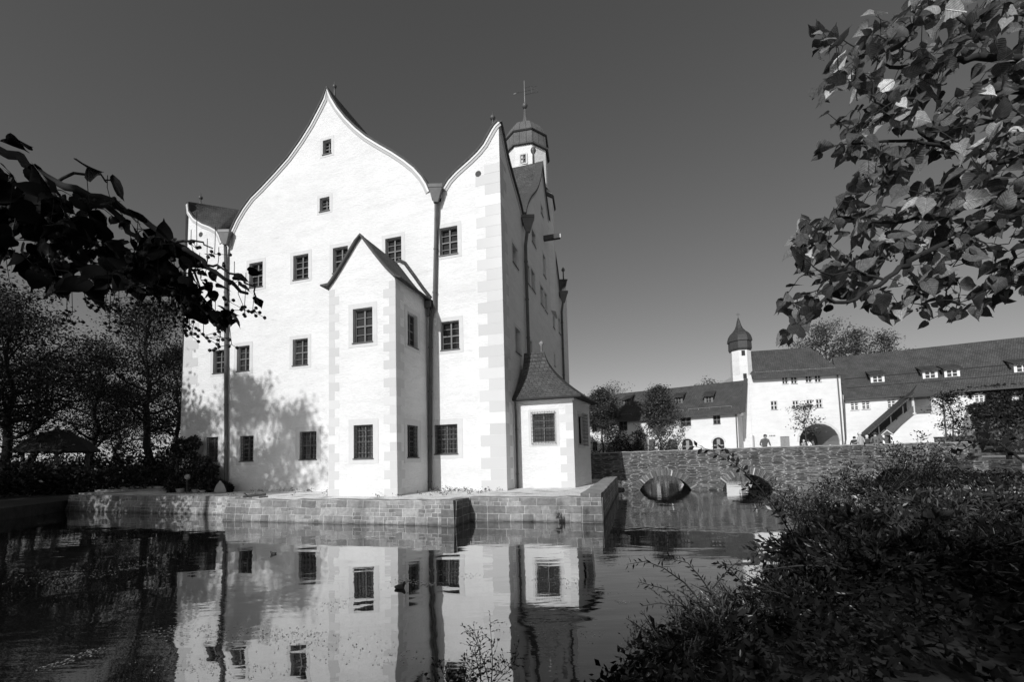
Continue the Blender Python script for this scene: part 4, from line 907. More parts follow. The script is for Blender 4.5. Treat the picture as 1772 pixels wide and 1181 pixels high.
for a, b in ((i0+1, i0+9), (i0+11, i1-6), (i1-5.4, i1-.6)):
    m.tube([PI.P(a, iez+.4*ki+.14, -.4), PI.P(b, iez+.4*ki+.14, -.4)], .025, 4)
    for k in range(5): x = a+(b-a)*k/4; m.tube([PI.P(x, iez+.3*ki, -.3), PI.P(x, iez+.4*ki+.14, -.4)], .02, 4)
m.build('snow_guard', M_COPE, inn)
def text(s, size, p, xd, mat, name, parent, out=.01):
    cu = bpy.data.curves.new(name, 'FONT'); cu.body = s; cu.size = size; cu.extrude = .01; cu.align_x = 'CENTER'; cu.align_y = 'CENTER'
    o = bpy.data.objects.new(name, cu); cu.materials.append(mat)
    dg = None; COL.objects.link(o); bpy.context.view_layer.update()
    me = bpy.data.meshes.new_from_object(o.evaluated_get(bpy.context.evaluated_depsgraph_get())); bpy.data.objects.remove(o)
    n = (xd[1], -xd[0], 0)
    M_ = Matrix(((xd[0], 0, n[0], p[0]), (xd[1], 0, n[1], p[1]), (0, 1, 0, p[2]), (0, 0, 0, 1)))
    me.transform(M_); me.name = name; o = bpy.data.objects.new(name, me); return link(o, parent)
s, z = PI.px(1126.5, 751); text('Meisterhaus', 1.05, PI.P(s, z, .02), PI.d, M_IRON, 'lettering', inn)
m = MB(); c = pxP(PI, 1284, 718, .3); m.lathe((c[0], c[1], c[2]), [(.05, -.25), (.22, -.2), (.25, 0), (.2, .2), (.05, .25)], 10); m.tube([(c[0], c[1], c[2]+.2), pxP(PI, 1286, 713, 0)], .03, 4); m.build('wall_lamp', M_COPE, inn)
# ---- long house on the right
PH = local_wall(1462, 52.3, R_(29)); house = thing('long_house', 'long white house with large tiled roof and four white dormers at the right', 'house', PH.P(10, CZ, -5))
h0 = PH.px(1461, 720)[0]; h1 = h0+27.; hez = PH.px(1600, 682)[1]; DH = 12.5
pR = Pl(PH.P(0, 0, -DH/2)[:2], PH.d); hrz = pR.px(1610, 601)[1]; hez += .6*(hrz-hez)/(6.25+.6)
zd_ = lambda x, y: (1560+x/6.217, 640+y/6.217); cd_ = lambda a, b, c, d: (*zd_(a, b), *zd_(c, d))
hw = [PH.rect(*r) for r in (cb_(822, 408, 930, 520), cb_(966, 398, 1076, 510), cb_(1292, 375, 1405, 495), cd_(785, 255, 890, 355), cd_(1160, 275, 1290, 330), cd_(548, 668, 645, 715), cd_(490, 275, 540, 330))]
m = MB(); body(m, PH, h0, h1, CZ-.3, hez, DH, hw, hrz-.1, .2); m.build('wall', M_ST2, house)
for r in hw: window(house, PH, r, .1, M_WHT, 2, 2, 1, surround=0, sill=True, gm=M_GLASSF, bar=.08)
m = MB(); kh = gable_roof(m, PH, h0+.15, h1, hez, hrz, DH, .6, .1); m.build('roof', M_TILE, house)
gutter(PH, h0, h1, hez-kh*.6-.1, .66, house)
for x, y in ((1519, 662), (1610, 655), (1648, 652.5), (1770, 644)):
    best = None
    for o in np.arange(-.2, -5, -.05):
        p2 = Pl(PH.P(0, 0, o)[:2], PH.d); s, z = p2.px(x, y)
        if z <= hez-kh*o: best = (s, z); break
    if best: dormer(house, PH, best[0], hez, kh, best[1], .92, .82, M_WHT)
m = MB(); m.tube([pxP(PH, 1631, 684, .12), pxP(PH, 1640, 775, .12)], .07, 6); m.build('downpipe', M_MET, house)
m = MB(); m.tube([pxP(PH, 1461, 690, .2), pxP(PH, 1464, 760, .12), pxP(PH, 1462, 772, .12)], .07, 6); m.build('downpipe', M_MET, house)
for o_, nm in ((-.9, 'snow_guard'), (-2.3, 'snow_guard')):
    m = MB(); m.tube([PH.P(h0+.6, hez-kh*o_+.1, o_), PH.P(h1-.3, hez-kh*o_+.1, o_)], .035, 4)
    for k in range(30): x = h0+.6+(h1-h0-1)*k/29; m.tube([PH.P(x, hez-kh*o_, o_), PH.P(x, hez-kh*o_+.13, o_)], .025, 4)
    m.build(nm, M_VERGE, house)
# covered outside stair
PT = Pl(PH.P(0, 0, 2.4)[:2], PH.d); st_ = thing('covered_staircase', 'covered wooden outside stair climbing to a roofed landing on white base', 'staircase', PT.P(10, CZ))
sA = PT.px(1497, 768)[0]; sB = PT.px(1581, 712)[0]; sC = PT.px(1616, 712)[0]; zL = PT.px(1598, 717)[1]; zE = PT.px(1598, 687)[1]
m = MB(); add_wall(m, PT, [(sA+.4, CZ-.2), (sC+.1, CZ-.2), (sC+.1, zL), (sB-.1, zL)]); 
o2 = Pl(PT.P(sC+.1, 0)[:2], (-PT.n[0], -PT.n[1])); add_wall(m, o2, [(0, CZ-.2), (2.4, CZ-.2), (2.4, zL), (0, zL)])
m.face([PT.P(sB-.1, zL), PT.P(sC+.1, zL), PT.P(sC+.1, zL, -2.35), PT.P(sB-.1, zL, -2.35)]); m.build('base_wall', M_ST2, st_)
m = MB(); dz = zL-CZ; ds = sB-sA
rail = lambda f, up, o: PT.P(sA+ds*f, CZ+.1+dz*f+up, o)
m.hexa([rail(0, -.15, .06), rail(1, -.15, .06), rail(1, -.15, .0), rail(0, -.15, .0)], [rail(0, .85, .06), rail(1, .85, .06), rail(1, .85, .0), rail(0, .85, .0)])
m.pbox(PT, sB+.15, zL+.02, sC-.1, zL+.85, -.1, -.02); m.build('balustrade', M_WOOD, st_)
m = MB(); m.hexa([rail(0, 1.95, .45), rail(1.02, 1.95, .45), rail(1.02, 2.2, -2.3), rail(0, 2.2, -2.3)], [rail(0, 2.12, .45), rail(1.02, 2.12, .45), rail(1.02, 2.42, -2.3), rail(0, 2.42, -2.3)]); m.build('stair_roof', M_TILE, st_)
m = MB(); m.face([rail(0, -.1, -2.3), rail(1, -.1, -2.3), rail(1, 2., -2.3), rail(0, 2., -2.3)]); m.build('stair_back_panel', M_WOOD, st_)
for f in (.03, .3, .55, .8): m = MB(); a = rail(f, .8, .03); m.tube([a, (a[0], a[1], a[2]+1.15)], .06, 4); m.build('post', M_WOOD, st_)
for s in (sB+.02, sC-.05):
    m = MB(); c = PT.P(s, zL, -.1); m.lathe(c, [(.22, 0), (.22, .15), (.15, .22), (.12, zE-zL-.1), (.17, zE-zL)], 8); m.build('column', M_SUR, st_)
m = MB(); c = PT.P((sB+sC)/2, zE-.05, -1.1); hw_ = (sC-sB)/2+.55; zp = PT.px(1594, 671)[1]-zE+.6
rr_ = []
for k in range(7):
    f = k/6; w = hw_*(1-f**.75)+.02; d_ = 1.7*(1-f**.75)+.02; rr_.append([np.array(c)+np.array((PT.d[0]*a*w+PT.n[0]*b*d_, PT.d[1]*a*w+PT.n[1]*b*d_, zp*f)) for a, b in ((-1, 1), (1, 1), (1, -1), (-1, -1))])
for k in range(6):
    for j in range(4): m.face([rr_[k][j], rr_[k][(j+1) % 4], rr_[k+1][(j+1) % 4], rr_[k+1][j]], [(j, k*.4), (j+1.5, k*.4), (j+1.3, k*.4+.4), (j+.2, k*.4+.4)])
m.face(rr_[0][::-1]); m.build('landing_roof', M_VERGE, st_)
r = PT.rect(*cd_(195, 650, 240, 712)); window(st_, Pl(PT.P(0, 0, .08)[:2], PT.d), r, .06, M_WHT, 2, 2, 0, surround=0, sill=False, gm=M_GLASSF, bar=.05)
# ivy on the long house
s0, zz0 = PH.px(1672, 770); pts = []
ivp = [PH.px(*zd_(*p)) for p in [(690, 210), (760, 205), (900, 180), (1320, 160), (1500, 160), (1500, 700), (800, 700), (780, 600), (745, 480), (700, 400), (790, 370), (905, 360), (905, 235), (770, 240), (735, 300), (700, 260)]]
xs = [p[0] for p in ivp]; zs = [p[1] for p in ivp]; hx_ = [hw[3], hw[4]]
while len(pts) < 11000:
    a, b = rng.uniform(min(xs), max(xs)), rng.uniform(min(zs), max(zs))
    if inside((a+rng.normal()*.12, b+rng.normal()*.12), ivp) and not any(w[0]-.05 < a < w[2]+.05 and w[1]-.05 < b < w[3]+.05 for w in hx_): pts.append(PH.P(a, b, rng.uniform(.02, .35)))
iv = thing('ivy', 'dense dark ivy covering the right half of the long house wall', 'ivy', PH.P(s0, CZ, .2))
leaves('foliage', pts, rng.uniform(.15, .32, len(pts)), M_IVY, iv, 1.2)
# low terrace wall, parasol, sentry box
m = MB(); pl = Pl(PH.P(0, 0, 7.)[:2], PH.d); a, b = pl.px(1619, 765)[0], pl.px(1800, 765)[0]; zt_ = pl.px(1650, 757.5)[1]
m.hexa([pl.P(a, CZ-.1, 0), pl.P(b, CZ-.1, 0), pl.P(b, CZ-.1, -.35), pl.P(a, CZ-.1, -.35)], [pl.P(a, zt_, 0), pl.P(b, zt_, 0), pl.P(b, zt_, -.35), pl.P(a, zt_, -.35)])
w_ = thing('garden_wall', 'low rubble garden wall with dark coping in front of the parasol', 'wall', pl.P(a, CZ)); m.build('masonry', M_RUB, w_)
m = MB(); m.hexa([pl.P(a-.05, zt_+.003, .05), pl.P(b, zt_+.003, .05), pl.P(b, zt_+.003, -.4), pl.P(a-.05, zt_+.003, -.4)], [pl.P(a-.05, zt_+.1, .05), pl.P(b, zt_+.1, .05), pl.P(b, zt_+.1, -.4), pl.P(a-.05, zt_+.1, -.4)]); m.build('coping', M_VERGE, w_)
p2 = Pl(PH.P(0, 0, 5.)[:2], PH.d); sp, zb = p2.px(1676, 756); zt2 = p2.px(1677, 713)[1]; c = p2.P(sp, 0)
pa = thing('closed_parasol', 'tall closed pale grey parasol beside the ivy', 'parasol', (c[0], c[1], CZ))
m = MB(); m.lathe((c[0], c[1], 0), [(.42, zb-.25), (.45, zb), (.4, zb+.8), (.25, zb+1.6), (.12, zt2-.15), (.03, zt2)], 9); 
vs = np.array(m.v); ph = np.arctan2(vs[:, 1]-c[1], vs[:, 0]-c[0]); kf = 1+.22*np.sin(ph*5+.6); vs[:, 0] = c[0]+(vs[:, 0]-c[0])*kf; vs[:, 1] = c[1]+(vs[:, 1]-c[1])*kf; m.v = [tuple(p) for p in vs]
m.build('canopy', M_CANV, pa); m = MB(); m.tube([(c[0], c[1], CZ), (c[0], c[1], zt2+.1)], .03, 6); m.build('pole', M_WOOD, pa)
c = at(1536, 760, 36.); ztop = at(1536, 746, 36.)[2]; sb = thing('sentry_box', 'small sentry box with black and white slanted stripes near the stair', 'sentry box', (c[0], c[1], CZ))
m = MB(); mw = .25; zc2 = ztop-.35
k0 = MB(); 
def stripe(name): 
    m_, t, b, o = nt(name); cc0 = coords(t, 'UV'); w = N(t, 'ShaderNodeTexWave', Scale=1.2, wave_type='BANDS', bands_direction='DIAGONAL'); t.links.new(cc0, w.inputs[0]); t.links.new(ramp(t, w.outputs['Fac'], [(.47, .8), (.53, .03)]), b.inputs[0]); return m_
M_STR = stripe('painted_stripes')
for sg in (-1, 1): m.hexa([(c[0]+sg*mw-.06, c[1]-.35, CZ), (c[0]+sg*mw+.06, c[1]-.35, CZ), (c[0]+sg*mw+.06, c[1]+.35, CZ), (c[0]+sg*mw-.06, c[1]+.35, CZ)], [(c[0]+sg*mw-.06, c[1]-.35, zc2), (c[0]+sg*mw+.06, c[1]-.35, zc2), (c[0]+sg*mw+.06, c[1]+.35, zc2), (c[0]+sg*mw-.06, c[1]+.35, zc2)])
m.build('side_panel', M_STR, sb)
m = MB(); m.box((c[0], c[1]+.3, CZ), .36, .06, zc2-CZ-.02); m.build('back_panel', M_WOOD, sb)
m = MB()
for sg in (-1, 1): m.hexa([(c[0]+sg*.38, c[1]-.36, zc2-.03), (c[0], c[1]-.42, ztop), (c[0], c[1]+.42, ztop), (c[0]+sg*.38, c[1]+.36, zc2-.05)], [(c[0]+sg*.38, c[1]-.36, zc2+.03), (c[0], c[1]-.42, ztop+.08), (c[0], c[1]+.42, ztop+.08), (c[0]+sg*.38, c[1]+.36, zc2+.03)])
m.build('gable_roof', M_WHT, sb)
sb.rotation_euler.z = -math.atan2(c[0], c[1])
# dark wall and fence on the near right bank
PW = Pl(at(1686, 820, 20.2)[:2], (math.cos(R_(10)), -math.sin(R_(10)))); zt_ = PW.px(1720, 797.5)[1]
m = MB(); PWb = Pl(PW.P(0, 0)[:2], (-PW.n[0], -PW.n[1]))
add_wall(m, PW, [(0, -.6), (9, -.6), (9, zt_), (0, zt_)]); add_wall(m, Pl(PW.P(0, 0)[:2], PW.n), [(-4.5, -.6), (0, -.6), (0, zt_), (-4.5, zt_)]); m.face([PW.P(0, zt_), PW.P(9, zt_), PW.P(9, zt_, -4.5), PW.P(0, zt_, -4.5)])
tag(m.build('bank_wall', M_RUB), 'dark shaded rubble wall at the right end of the bridge', 'wall')
fe = thing('wooden_fence', 'dark wooden fence with posts and planks on the shaded right wall', 'fence', PW.P(1, zt_, -.4))
for s in (.55, 1.75, 2.95, 4.2): m = MB(); m.pbox(PW, s-.07, zt_, s+.07, zt_+.75, -.5, -.36); m.build('post', M_WOOD, fe)
for z in (.22, .52): m = MB(); m.pbox(PW, .3, zt_+z, 4.6, zt_+z+.13, -.36, -.31); m.build('plank', M_WOOD, fe)
# ================================================================== PEOPLE AND DUCKS
def skin_mesh(name, nodes, edges, mats, matf, parent, sub=2):
    me = bpy.data.meshes.new(name); me.from_pydata([n[:3] for n in nodes], edges, []); o = bpy.data.objects.new(name, me); COL.objects.link(o)
    sk = o.modifiers.new('skin', 'SKIN'); sk.use_smooth_shade = True
    for v, n in zip(me.skin_vertices[0].data, nodes): v.radius = (n[3], n[4] if len(n) > 4 else n[3])
    me.skin_vertices[0].data[0].use_root = True
    s = o.modifiers.new('sub', 'SUBSURF'); s.levels = s.render_levels = sub
    bpy.context.view_layer.update()
    m2 = bpy.data.meshes.new_from_object(o.evaluated_get(bpy.context.evaluated_depsgraph_get())); bpy.data.objects.remove(o)
    m2.materials.clear()
    for m in mats: m2.materials.append(m)
    for p in m2.polygons: p.material_index = matf(p.center); p.use_smooth = True
    o = bpy.data.objects.new(name, m2); return link(o, parent)
def person(label, loc, face, h, jacket, trousers, hair, sit=False, group=None, bend=0., armbend=.25, scale_w=1.):
    t = thing('person', label, 'person', tuple(loc), group)
    k = h/1.75; f = np.array((math.cos(face), math.sin(face), 0)); s = np.array((f[1], -f[0], 0))*scale_w
    P = lambda x, y, z: np.array(loc)+(s*x+f*y+np.array((0, 0, z)))*k
    nd = []; ed = []
    def add(p, r, par=None, r2=None):
        nd.append((*p, r*k, (r2 or r)*k)); 
        if par is not None: ed.append((par, len(nd)-1))
        return len(nd)-1
    dz = -.42 if sit else 0
    pel = add(P(0, 0, .95+dz), .15, None, .12); wa = add(P(0, .02+bend*.1, 1.12+dz), .145, pel, .115); ch = add(P(0, .04+bend*.25, 1.34+dz), .165, wa, .12); nk = add(P(0, .05+bend*.35, 1.5+dz), .06, ch); he = add(P(0, .07+bend*.4, 1.58+dz), .085, nk, .1); ht = add(P(0, .08+bend*.42, 1.69+dz), .07, he, .085)
    for sg in (-1, 1):
        sh = add(P(sg*.19, .03+bend*.28, 1.4+dz), .062, ch); el = add(P(sg*.27, -.02+bend*.3, 1.12+dz), .05, sh); wr = add(P(sg*.24, .02+armbend+bend*.3, .9+dz+armbend*.5), .036, el); pa_ = add(P(sg*.235, .05+armbend+bend*.3, .85+dz+armbend*.5), .03, wr, .016)
        for i, (a, L) in enumerate(((-.022, .07), (-.007, .08), (.008, .076), (.022, .06))):
            q1 = add(P(sg*.235, .06+armbend+a+bend*.3, .81+dz+armbend*.5), .009, pa_); add(P(sg*.225, .06+armbend+a+bend*.3+.012, .81-L+dz+armbend*.5), .0075, q1)
        q1 = add(P(sg*.215, .085+armbend+bend*.3, .83+dz+armbend*.5), .011, pa_); add(P(sg*.205, .1+armbend+bend*.3, .79+dz+armbend*.5), .009, q1)
        if sit: hp = add(P(sg*.1, .05, .52), .085, pel); kn = add(P(sg*.12, .45, .5), .07, hp); an = add(P(sg*.12, .48, .09), .045, kn)
        else: hp = add(P(sg*.095, 0, .88), .09, pel); kn = add(P(sg*.11, .02, .48), .066, hp); an = add(P(sg*.115, -.02, .08), .045, kn)
        add(P(sg*.12, (.62 if sit else .13), .04), .036, an)
    zl = loc[2]
    def mf(c):
        z = (c[2]-zl)/k-dz; 
        if z > 1.475: return 2
        d = abs((np.array(c)-np.array(loc))@s)/k
        if d > .17 and z < .91+armbend*.5: return 2
        return 0 if z > .82 or (sit and z > .9) else 1
    skin_mesh('body', nd, ed, [jacket, trousers, M_SKIN], mf, t)
    hp_ = P(0, .065+bend*.41, 1.64+dz); m = MB(); m.lathe((0, 0, 0), [(.02, -.09), (.085, -.06), (.104, 0), (.098, .055), (.06, .1), (.01, .115)], 12)
    V = np.array(m.v); V = np.array(hp_)+(V@np.stack([s, f, (0, 0, 1)]))*k-f*.018*k; m.v = [tuple(p) for p in V]; m.build('hair', hair, t, True)
    fm_ = MB()                                                  # face: eyes, nose, mouth, ears
    for sg in (-1, 1):
        c = P(sg*.032, .165+bend*.42, 1.625+dz); fm_.lathe(c, [(.001, -.008), (.01, 0), (.001, .008)], 6)
        c = P(sg*.088, .06+bend*.41, 1.61+dz); fm_.lathe(c, [(.004, -.03), (.016, 0), (.018, .02), (.004, .032)], 6)
    a = P(0, .165+bend*.42, 1.63+dz); b = P(0, .187+bend*.42, 1.59+dz); fm_.tube([a, b], [.008*k, .014*k], 5); a = P(-.025, .16+bend*.42, 1.555+dz); b = P(.025, .16+bend*.42, 1.555+dz); fm_.tube([a, b], .006, 4)
    fm_.build('face', M_SKIN, t, True)
    return t
def on(px_, Y, z=CZ): p = at(px_, 780, Y); return (p[0], p[1], z)
person('white haired person in pale jacket seen from behind, left of the two nearest the bridge', on(1491, 27.2), 1.9, 1.74, M_JACL, M_TROU, M_HAIRW, scale_w=1.12)
person('dark haired person in grey jacket walking beside the white haired one', on(1517, 27.), 1.4, 1.7, M_JACM, M_TROU, M_HAIRD, scale_w=1.15)
person('person in dark coat half hidden behind the white haired one', on(1480, 33.), 1.0, 1.66, M_JACD, M_TROU, M_HAIRD)
person('person carrying a pale bag between the two jackets', on(1502, 32.), 1.2, 1.7, M_JACD, M_TROU, M_HAIRW)
person('person in light jacket leftmost in front of the archway', on(1391, 41), .6, 1.72, M_JACL, M_TROU, M_HAIRW, scale_w=1.1)
person('slim person in white shirt second from the left at the archway', on(1400, 42), 1.5, 1.78, M_JACW, M_TROU, M_HAIRD)
person('person in grey jacket bending at the archway', on(1409, 41), 2.4, 1.68, M_JACM, M_TROU, M_HAIRD, scale_w=1.15)
person('person in white shirt sitting low at right side of the archway', on(1438, 43), 3.1, 1.6, M_JACW, M_TROU, M_HAIRW, sit=True)
person('person hunched over the bridge parapet before the gatehouse wall', on(1323, 27.3), -1.9, 1.72, M_JACM, M_TROU, M_HAIRD, bend=.9)
def duck(label, x, y, face, s=1.):
    c = atz(x, y, .0); t = thing('duck', label, 'duck', tuple(c), 'ducks on the water'); f = np.array((math.cos(face), math.sin(face), 0))
    P = lambda a, z: tuple(c+f*a*s+np.array((0, 0, z*s)))
    nd = [(*P(0, .04), .13*s, .1*s), (*P(-.12, .05), .11*s, .085*s), (*P(-.21, .09), .045*s, .03*s), (*P(.1, .06), .11*s, .09*s), (*P(.15, .14), .055*s), (*P(.165, .2), .055*s), (*P(.2, .22), .052*s)]
    skin_mesh('body', nd, [(0, 1), (1, 2), (0, 3), (3, 4), (4, 5), (5, 6)], [M_DUCK], lambda c_: 0, t)
    m = MB(); a = np.array(P(.25, .22)); m.tube([a, a+f*.03*s, a+f*.065*s], [.014*s, .016*s, .01*s], 6); m.build('beak', M_BEAK, t)
duck('dark duck swimming left below the sunlit quay wall', 473, 960, R_(200), .32); duck('duck swimming right across the bay reflection', 692, 1019, R_(20), .42)
# ================================================================== VEGETATION: COURTYARD AND BACKGROUND
def yinn(px_, d=1.2):                                          # distance of the ground strip in front of the inn
    k = at(px_, 780, 1.)[0]; t_ = (26-k*47.6)/(.834+k*.552); return 47.6+.552*t_+d
def tpx(px_, ytop, Y, z=CZ): b = at(px_, 780, Y); return (b[0], b[1], z), at(px_, ytop, Y)[2]-z
for (px_, yt, Y, cr_, n, lab, sd) in ((1043, 668, yinn(1043), 2.6, 14000, 'slim clipped tree nearest the chapel, half in shade', 1), (1142, 665, yinn(1142), 2.5, 14000, 'slim pointed tree in front of the inn lettering', 2)):
    b, h = tpx(px_, yt, Y); tree('courtyard_tree', lab, b, h, .13, cr_, h*.44, n, .22, M_LF_F, group='slim trees in the courtyard', seed=sd, shape='cone', limbs=40, clump=.38)
b, h = tpx(1396, 697, 38); tree('sapling', 'thin young tree with open crown in front of the archway', b, h, .06, 1.35, h*.42, 800, .19, M_LF_S, group='small trees in the courtyard', seed=5, limbs=9, clump=.28, gap=.3)
b, h = tpx(1653, 672, 37); tree('sapling', 'round young tree beside the covered staircase', b, h, .06, 1.3, h*.36, 1600, .2, M_LF_SD, group='small trees in the courtyard', seed=6, limbs=12, clump=.35)
for (px_, yt, Y, cr_, n, lab, sd, ls) in ((1442, 545, 78, 4.6, 3000, 'tall airy poplar behind the long house, left of three', 11, .5), (1497, 556, 76, 3.3, 2600, 'middle poplar with separate clumps behind the long house', 12, .5), (1541, 562, 74, 2.9, 1900, 'right small poplar showing above the long house ridge', 13, .5), (1400, 580, 84, 4.5, 1600, 'pale faint tree above the gatehouse roof', 14, .45), (1232, 655, 84, 3.2, 900, 'bush like treetop peeping over the inn roof', 15, .5), (1060, 664, 92, 4.5, 900, 'distant treetop behind the left end of the inn roof', 16, .5)):
    b, h = tpx(px_, yt, Y); tree('poplar', lab, b, h, .3, cr_, h*.45, n*2, ls*.7, M_LF_F, group='trees beyond the roofs', seed=sd, shape='tall', limbs=20, clump=.8, gap=.25)
for (px_, Y, rad, h, n, lm, lab, sd) in ((1088, yinn(1088, .9), 3.07, 3.89, 2600, M_LF_SD, 'dark wide shrub in front of the inn', 21), (1106, yinn(1106, .9), .9, 2.2, 900, M_LF_F, 'pale shrub right of the dark one at the inn', 22), (1158, yinn(1158, .9), 2.60, 3.78, 1900, M_LF_F, 'light leafy shrub under the second slim tree', 23), (1062, yinn(1062, .9), 1.89, 3.54, 900, M_LF_F, 'light shrub left of the dark one at the inn', 24), (1012, yinn(1012, .9), 2.2, 2.8, 900, M_LF_SD, 'dark low shrub beside the chapel corner', 25), (1690, 40, 2., 1.8, 1500, M_LF_F, 'flowering shrub under the ivy', 26), (1725, 40, 2.2, 2., 1500, M_LF_SD, 'dark shrub at the right edge of the ivy', 27), (1760, 38, 2., 2.2, 1200, M_LF_F, 'pale shrub at the right edge of the picture', 28)):
    b = on(px_, Y); shrub('courtyard_shrub', lab, b, rad, h, n, .22, lm, sd, 22, 1.5, group='shrubs in the courtyard', droop=-.2)
# ---- the park on the left
def hgt(x, y): return .45+.012*max(0, y-16)
m = MB(); gp = [(-150, 230), (-150, -8), (-9.5, -8), (-11.5, 3), (-14, 8), (-19.5, 13.5), (-21.9, 21.7), (-21.8, 24), (-12, 60), (-12, 230)]
m.face([(x, y, .5) for x, y in gp]); 
for i in range(len(gp)): a, b = gp[i], gp[(i+1) % len(gp)]; m.face([(a[0], a[1], -1), (b[0], b[1], -1), (b[0], b[1], .5), (a[0], a[1], .5)])
m.build('park_ground', M_EARTH, kind='structure')
PT_ = [(8, 470, 27, 4.3, 'broad dark park tree at the left edge of the picture', 31, 'round', .24), (60, 575, 33, 4., 'park tree with fine leaves behind the thatched hut', 32, 'round', .22), (152, 560, 34, 4.2, 'leaning park tree with forked trunk right of the hut', 33, 'round', .22), (252, 455, 33, 4.1, 'tallest park tree with straight trunk beside the castle', 34, 'tall', .22),
       (205, 640, 52, 5., 'background park tree between the two trunks', 37, 'round', .3), (305, 560, 46, 4.5, 'background park tree against the castle edge', 38, 'round', .3), (-60, 400, 33, 5., 'tall park tree just outside the left edge', 39, 'round', .28)]
for px_, yt, Y, cr_, lab, sd, shp, ls in PT_:
    b, h = tpx(px_, yt, Y, .5); h *= .86; tree('park_tree', lab, b, h, .28, cr_, h*.28, 18000, ls*.76, M_LF_T, M_BARKD, group='trees in the park', seed=sd, shape=shp, limbs=20, lean=(.9 if sd == 33 else 0, 0), elong=2., clump=.62, gap=.22)
for i, (px_, Y, h, rad) in enumerate(((20, 30, 2.2, 3), (90, 33, 2., 3), (200, 36, 2.6, 3.4), (260, 34, 2.8, 3.2), (300, 31, 2.6, 2.4), (150, 40, 1.8, 4), (-30, 24, 2.2, 3), (230, 42, 1.9, 4), (60, 42, 1.9, 4.5))):
    shrub('park_shrub', ['dark park shrub left of the hut', 'dark park shrub just in front of the hut posts', 'dark park shrub between the park trunks', 'dark park shrub under the tallest park tree', 'dark park shrub next to the ivy mound', 'high park shrub behind the hut', 'dark shrub at the left picture edge', 'high park shrub behind the straight trunk', 'broad park shrub behind the hut on the left'][i], on(px_, Y, .5), rad, h, 2600, .26, M_LF_T, 50+i, 26, 1.8, group='shrubs in the park', droop=-.2)
# thatched hut
c = on(98, 29, .5); ht_ = thing('thatched_hut', 'dark open hut with broad thatched roof in the park', 'hut', c); zr = at(95, 744, 29)[2]-.5; ze = at(40, 782, 29)[2]-.5; wr = (at(152, 780, 29)[0]-at(40, 780, 29)[0])/2
m = MB(); m.lathe(c, [(wr*1.02, ze-.12), (wr, ze), (wr*.7, ze+(zr-ze)*.5), (wr*.3, ze+(zr-ze)*.85), (.1, zr), (.05, zr+.25)], 10); m.build('thatched_roof', M_STRAW, ht_)
for k in range(6):
    a = k*1.047+.3; m = MB(); m.tube([(c[0]+wr*.8*math.cos(a), c[1]+wr*.8*math.sin(a), .5), (c[0]+wr*.8*math.cos(a), c[1]+wr*.8*math.sin(a), .5+ze)], .08, 6); m.build('post', M_WOOD, ht_)
# hedge in front of the hut and shallow steps by the water
m = MB(); 
C = np.stack([rng.uniform(-33, -17.5, 9000), rng.uniform(25.2, 26.8, 9000), rng.uniform(.5, 2.05, 9000)], 1); C[:, 1] -= (C[:, 0]+17.5)*.12
hd = thing('hedge', 'long dark clipped hedge running in front of the hut', 'hedge', (-25, 27, .5)); leaves('foliage', C, rng.uniform(.12, .25, 9000), M_LF_T, hd, 1.5)
stp = thing('garden_steps', 'wide dark stone steps with faint pale edges leading down to the moat', 'steps', W(-24.5, 17, .5))
for k in range(4):
    z = .52+.13*k; v = 17.3+.75*k; m = MB(); m.hexa([W(-31, v, .3), W(-24.5, v, .3), W(-24.5, v+.75, .3), W(-31, v+.75, .3)], [W(-31, v, z+.12), W(-24.5, v, z+.12), W(-24.5, v+.75, z+.12), W(-31, v+.75, z+.12)]); m.build('step', M_COPE, stp)
# ivy mound at the castle corner, pots, driftwood
def mound(name, label, cpx, n, Y0, Y1, lm, ls, cat):
    t = thing(name, label, cat, tuple(at(cpx[0], cpx[1], (Y0+Y1)/2)*np.array((1, 1, 0))+np.array((0, 0, GZ)))); return t
iv = thing('ivy_mound', 'big dark ivy mound climbing the left corner of the castle', 'ivy', W(-24.3, 17.4, GZ))
blob = [(305, 840, 20), (325, 830, 24), (350, 836, 26), (372, 838, 18), (330, 800, 26), (355, 806, 22), (318, 775, 22), (340, 768, 16), (372, 815, 14), (385, 840, 12), (400, 846, 10)]
C = []
for x, y, r in blob:
    s, z = PV(17.35).px(x, y); rr_ = r*.0235
    p = rng.normal(size=(900, 3)); p /= np.linalg.norm(p, axis=1)[:, None]; p *= rr_*rng.uniform(.6, 1.08, (900, 1))
    C.append(np.array([W(s+a, 17.2+b*.7, max(GZ, z+c_)) for a, b, c_ in p]))
C = np.concatenate(C); leaves('foliage', C, rng.uniform(.07, .14, len(C)), M_IVY, iv, 1.2)
m = MB()
for k in range(7): m.tube(curve(W(-24.2+k*.3, 17.4, GZ), (.1, 0, 1), 1.+.3*(k % 3), 5, (0, 0, 0), .2, np.random.default_rng(k)), .03, 5)
m.build('stems', M_BARK, iv)
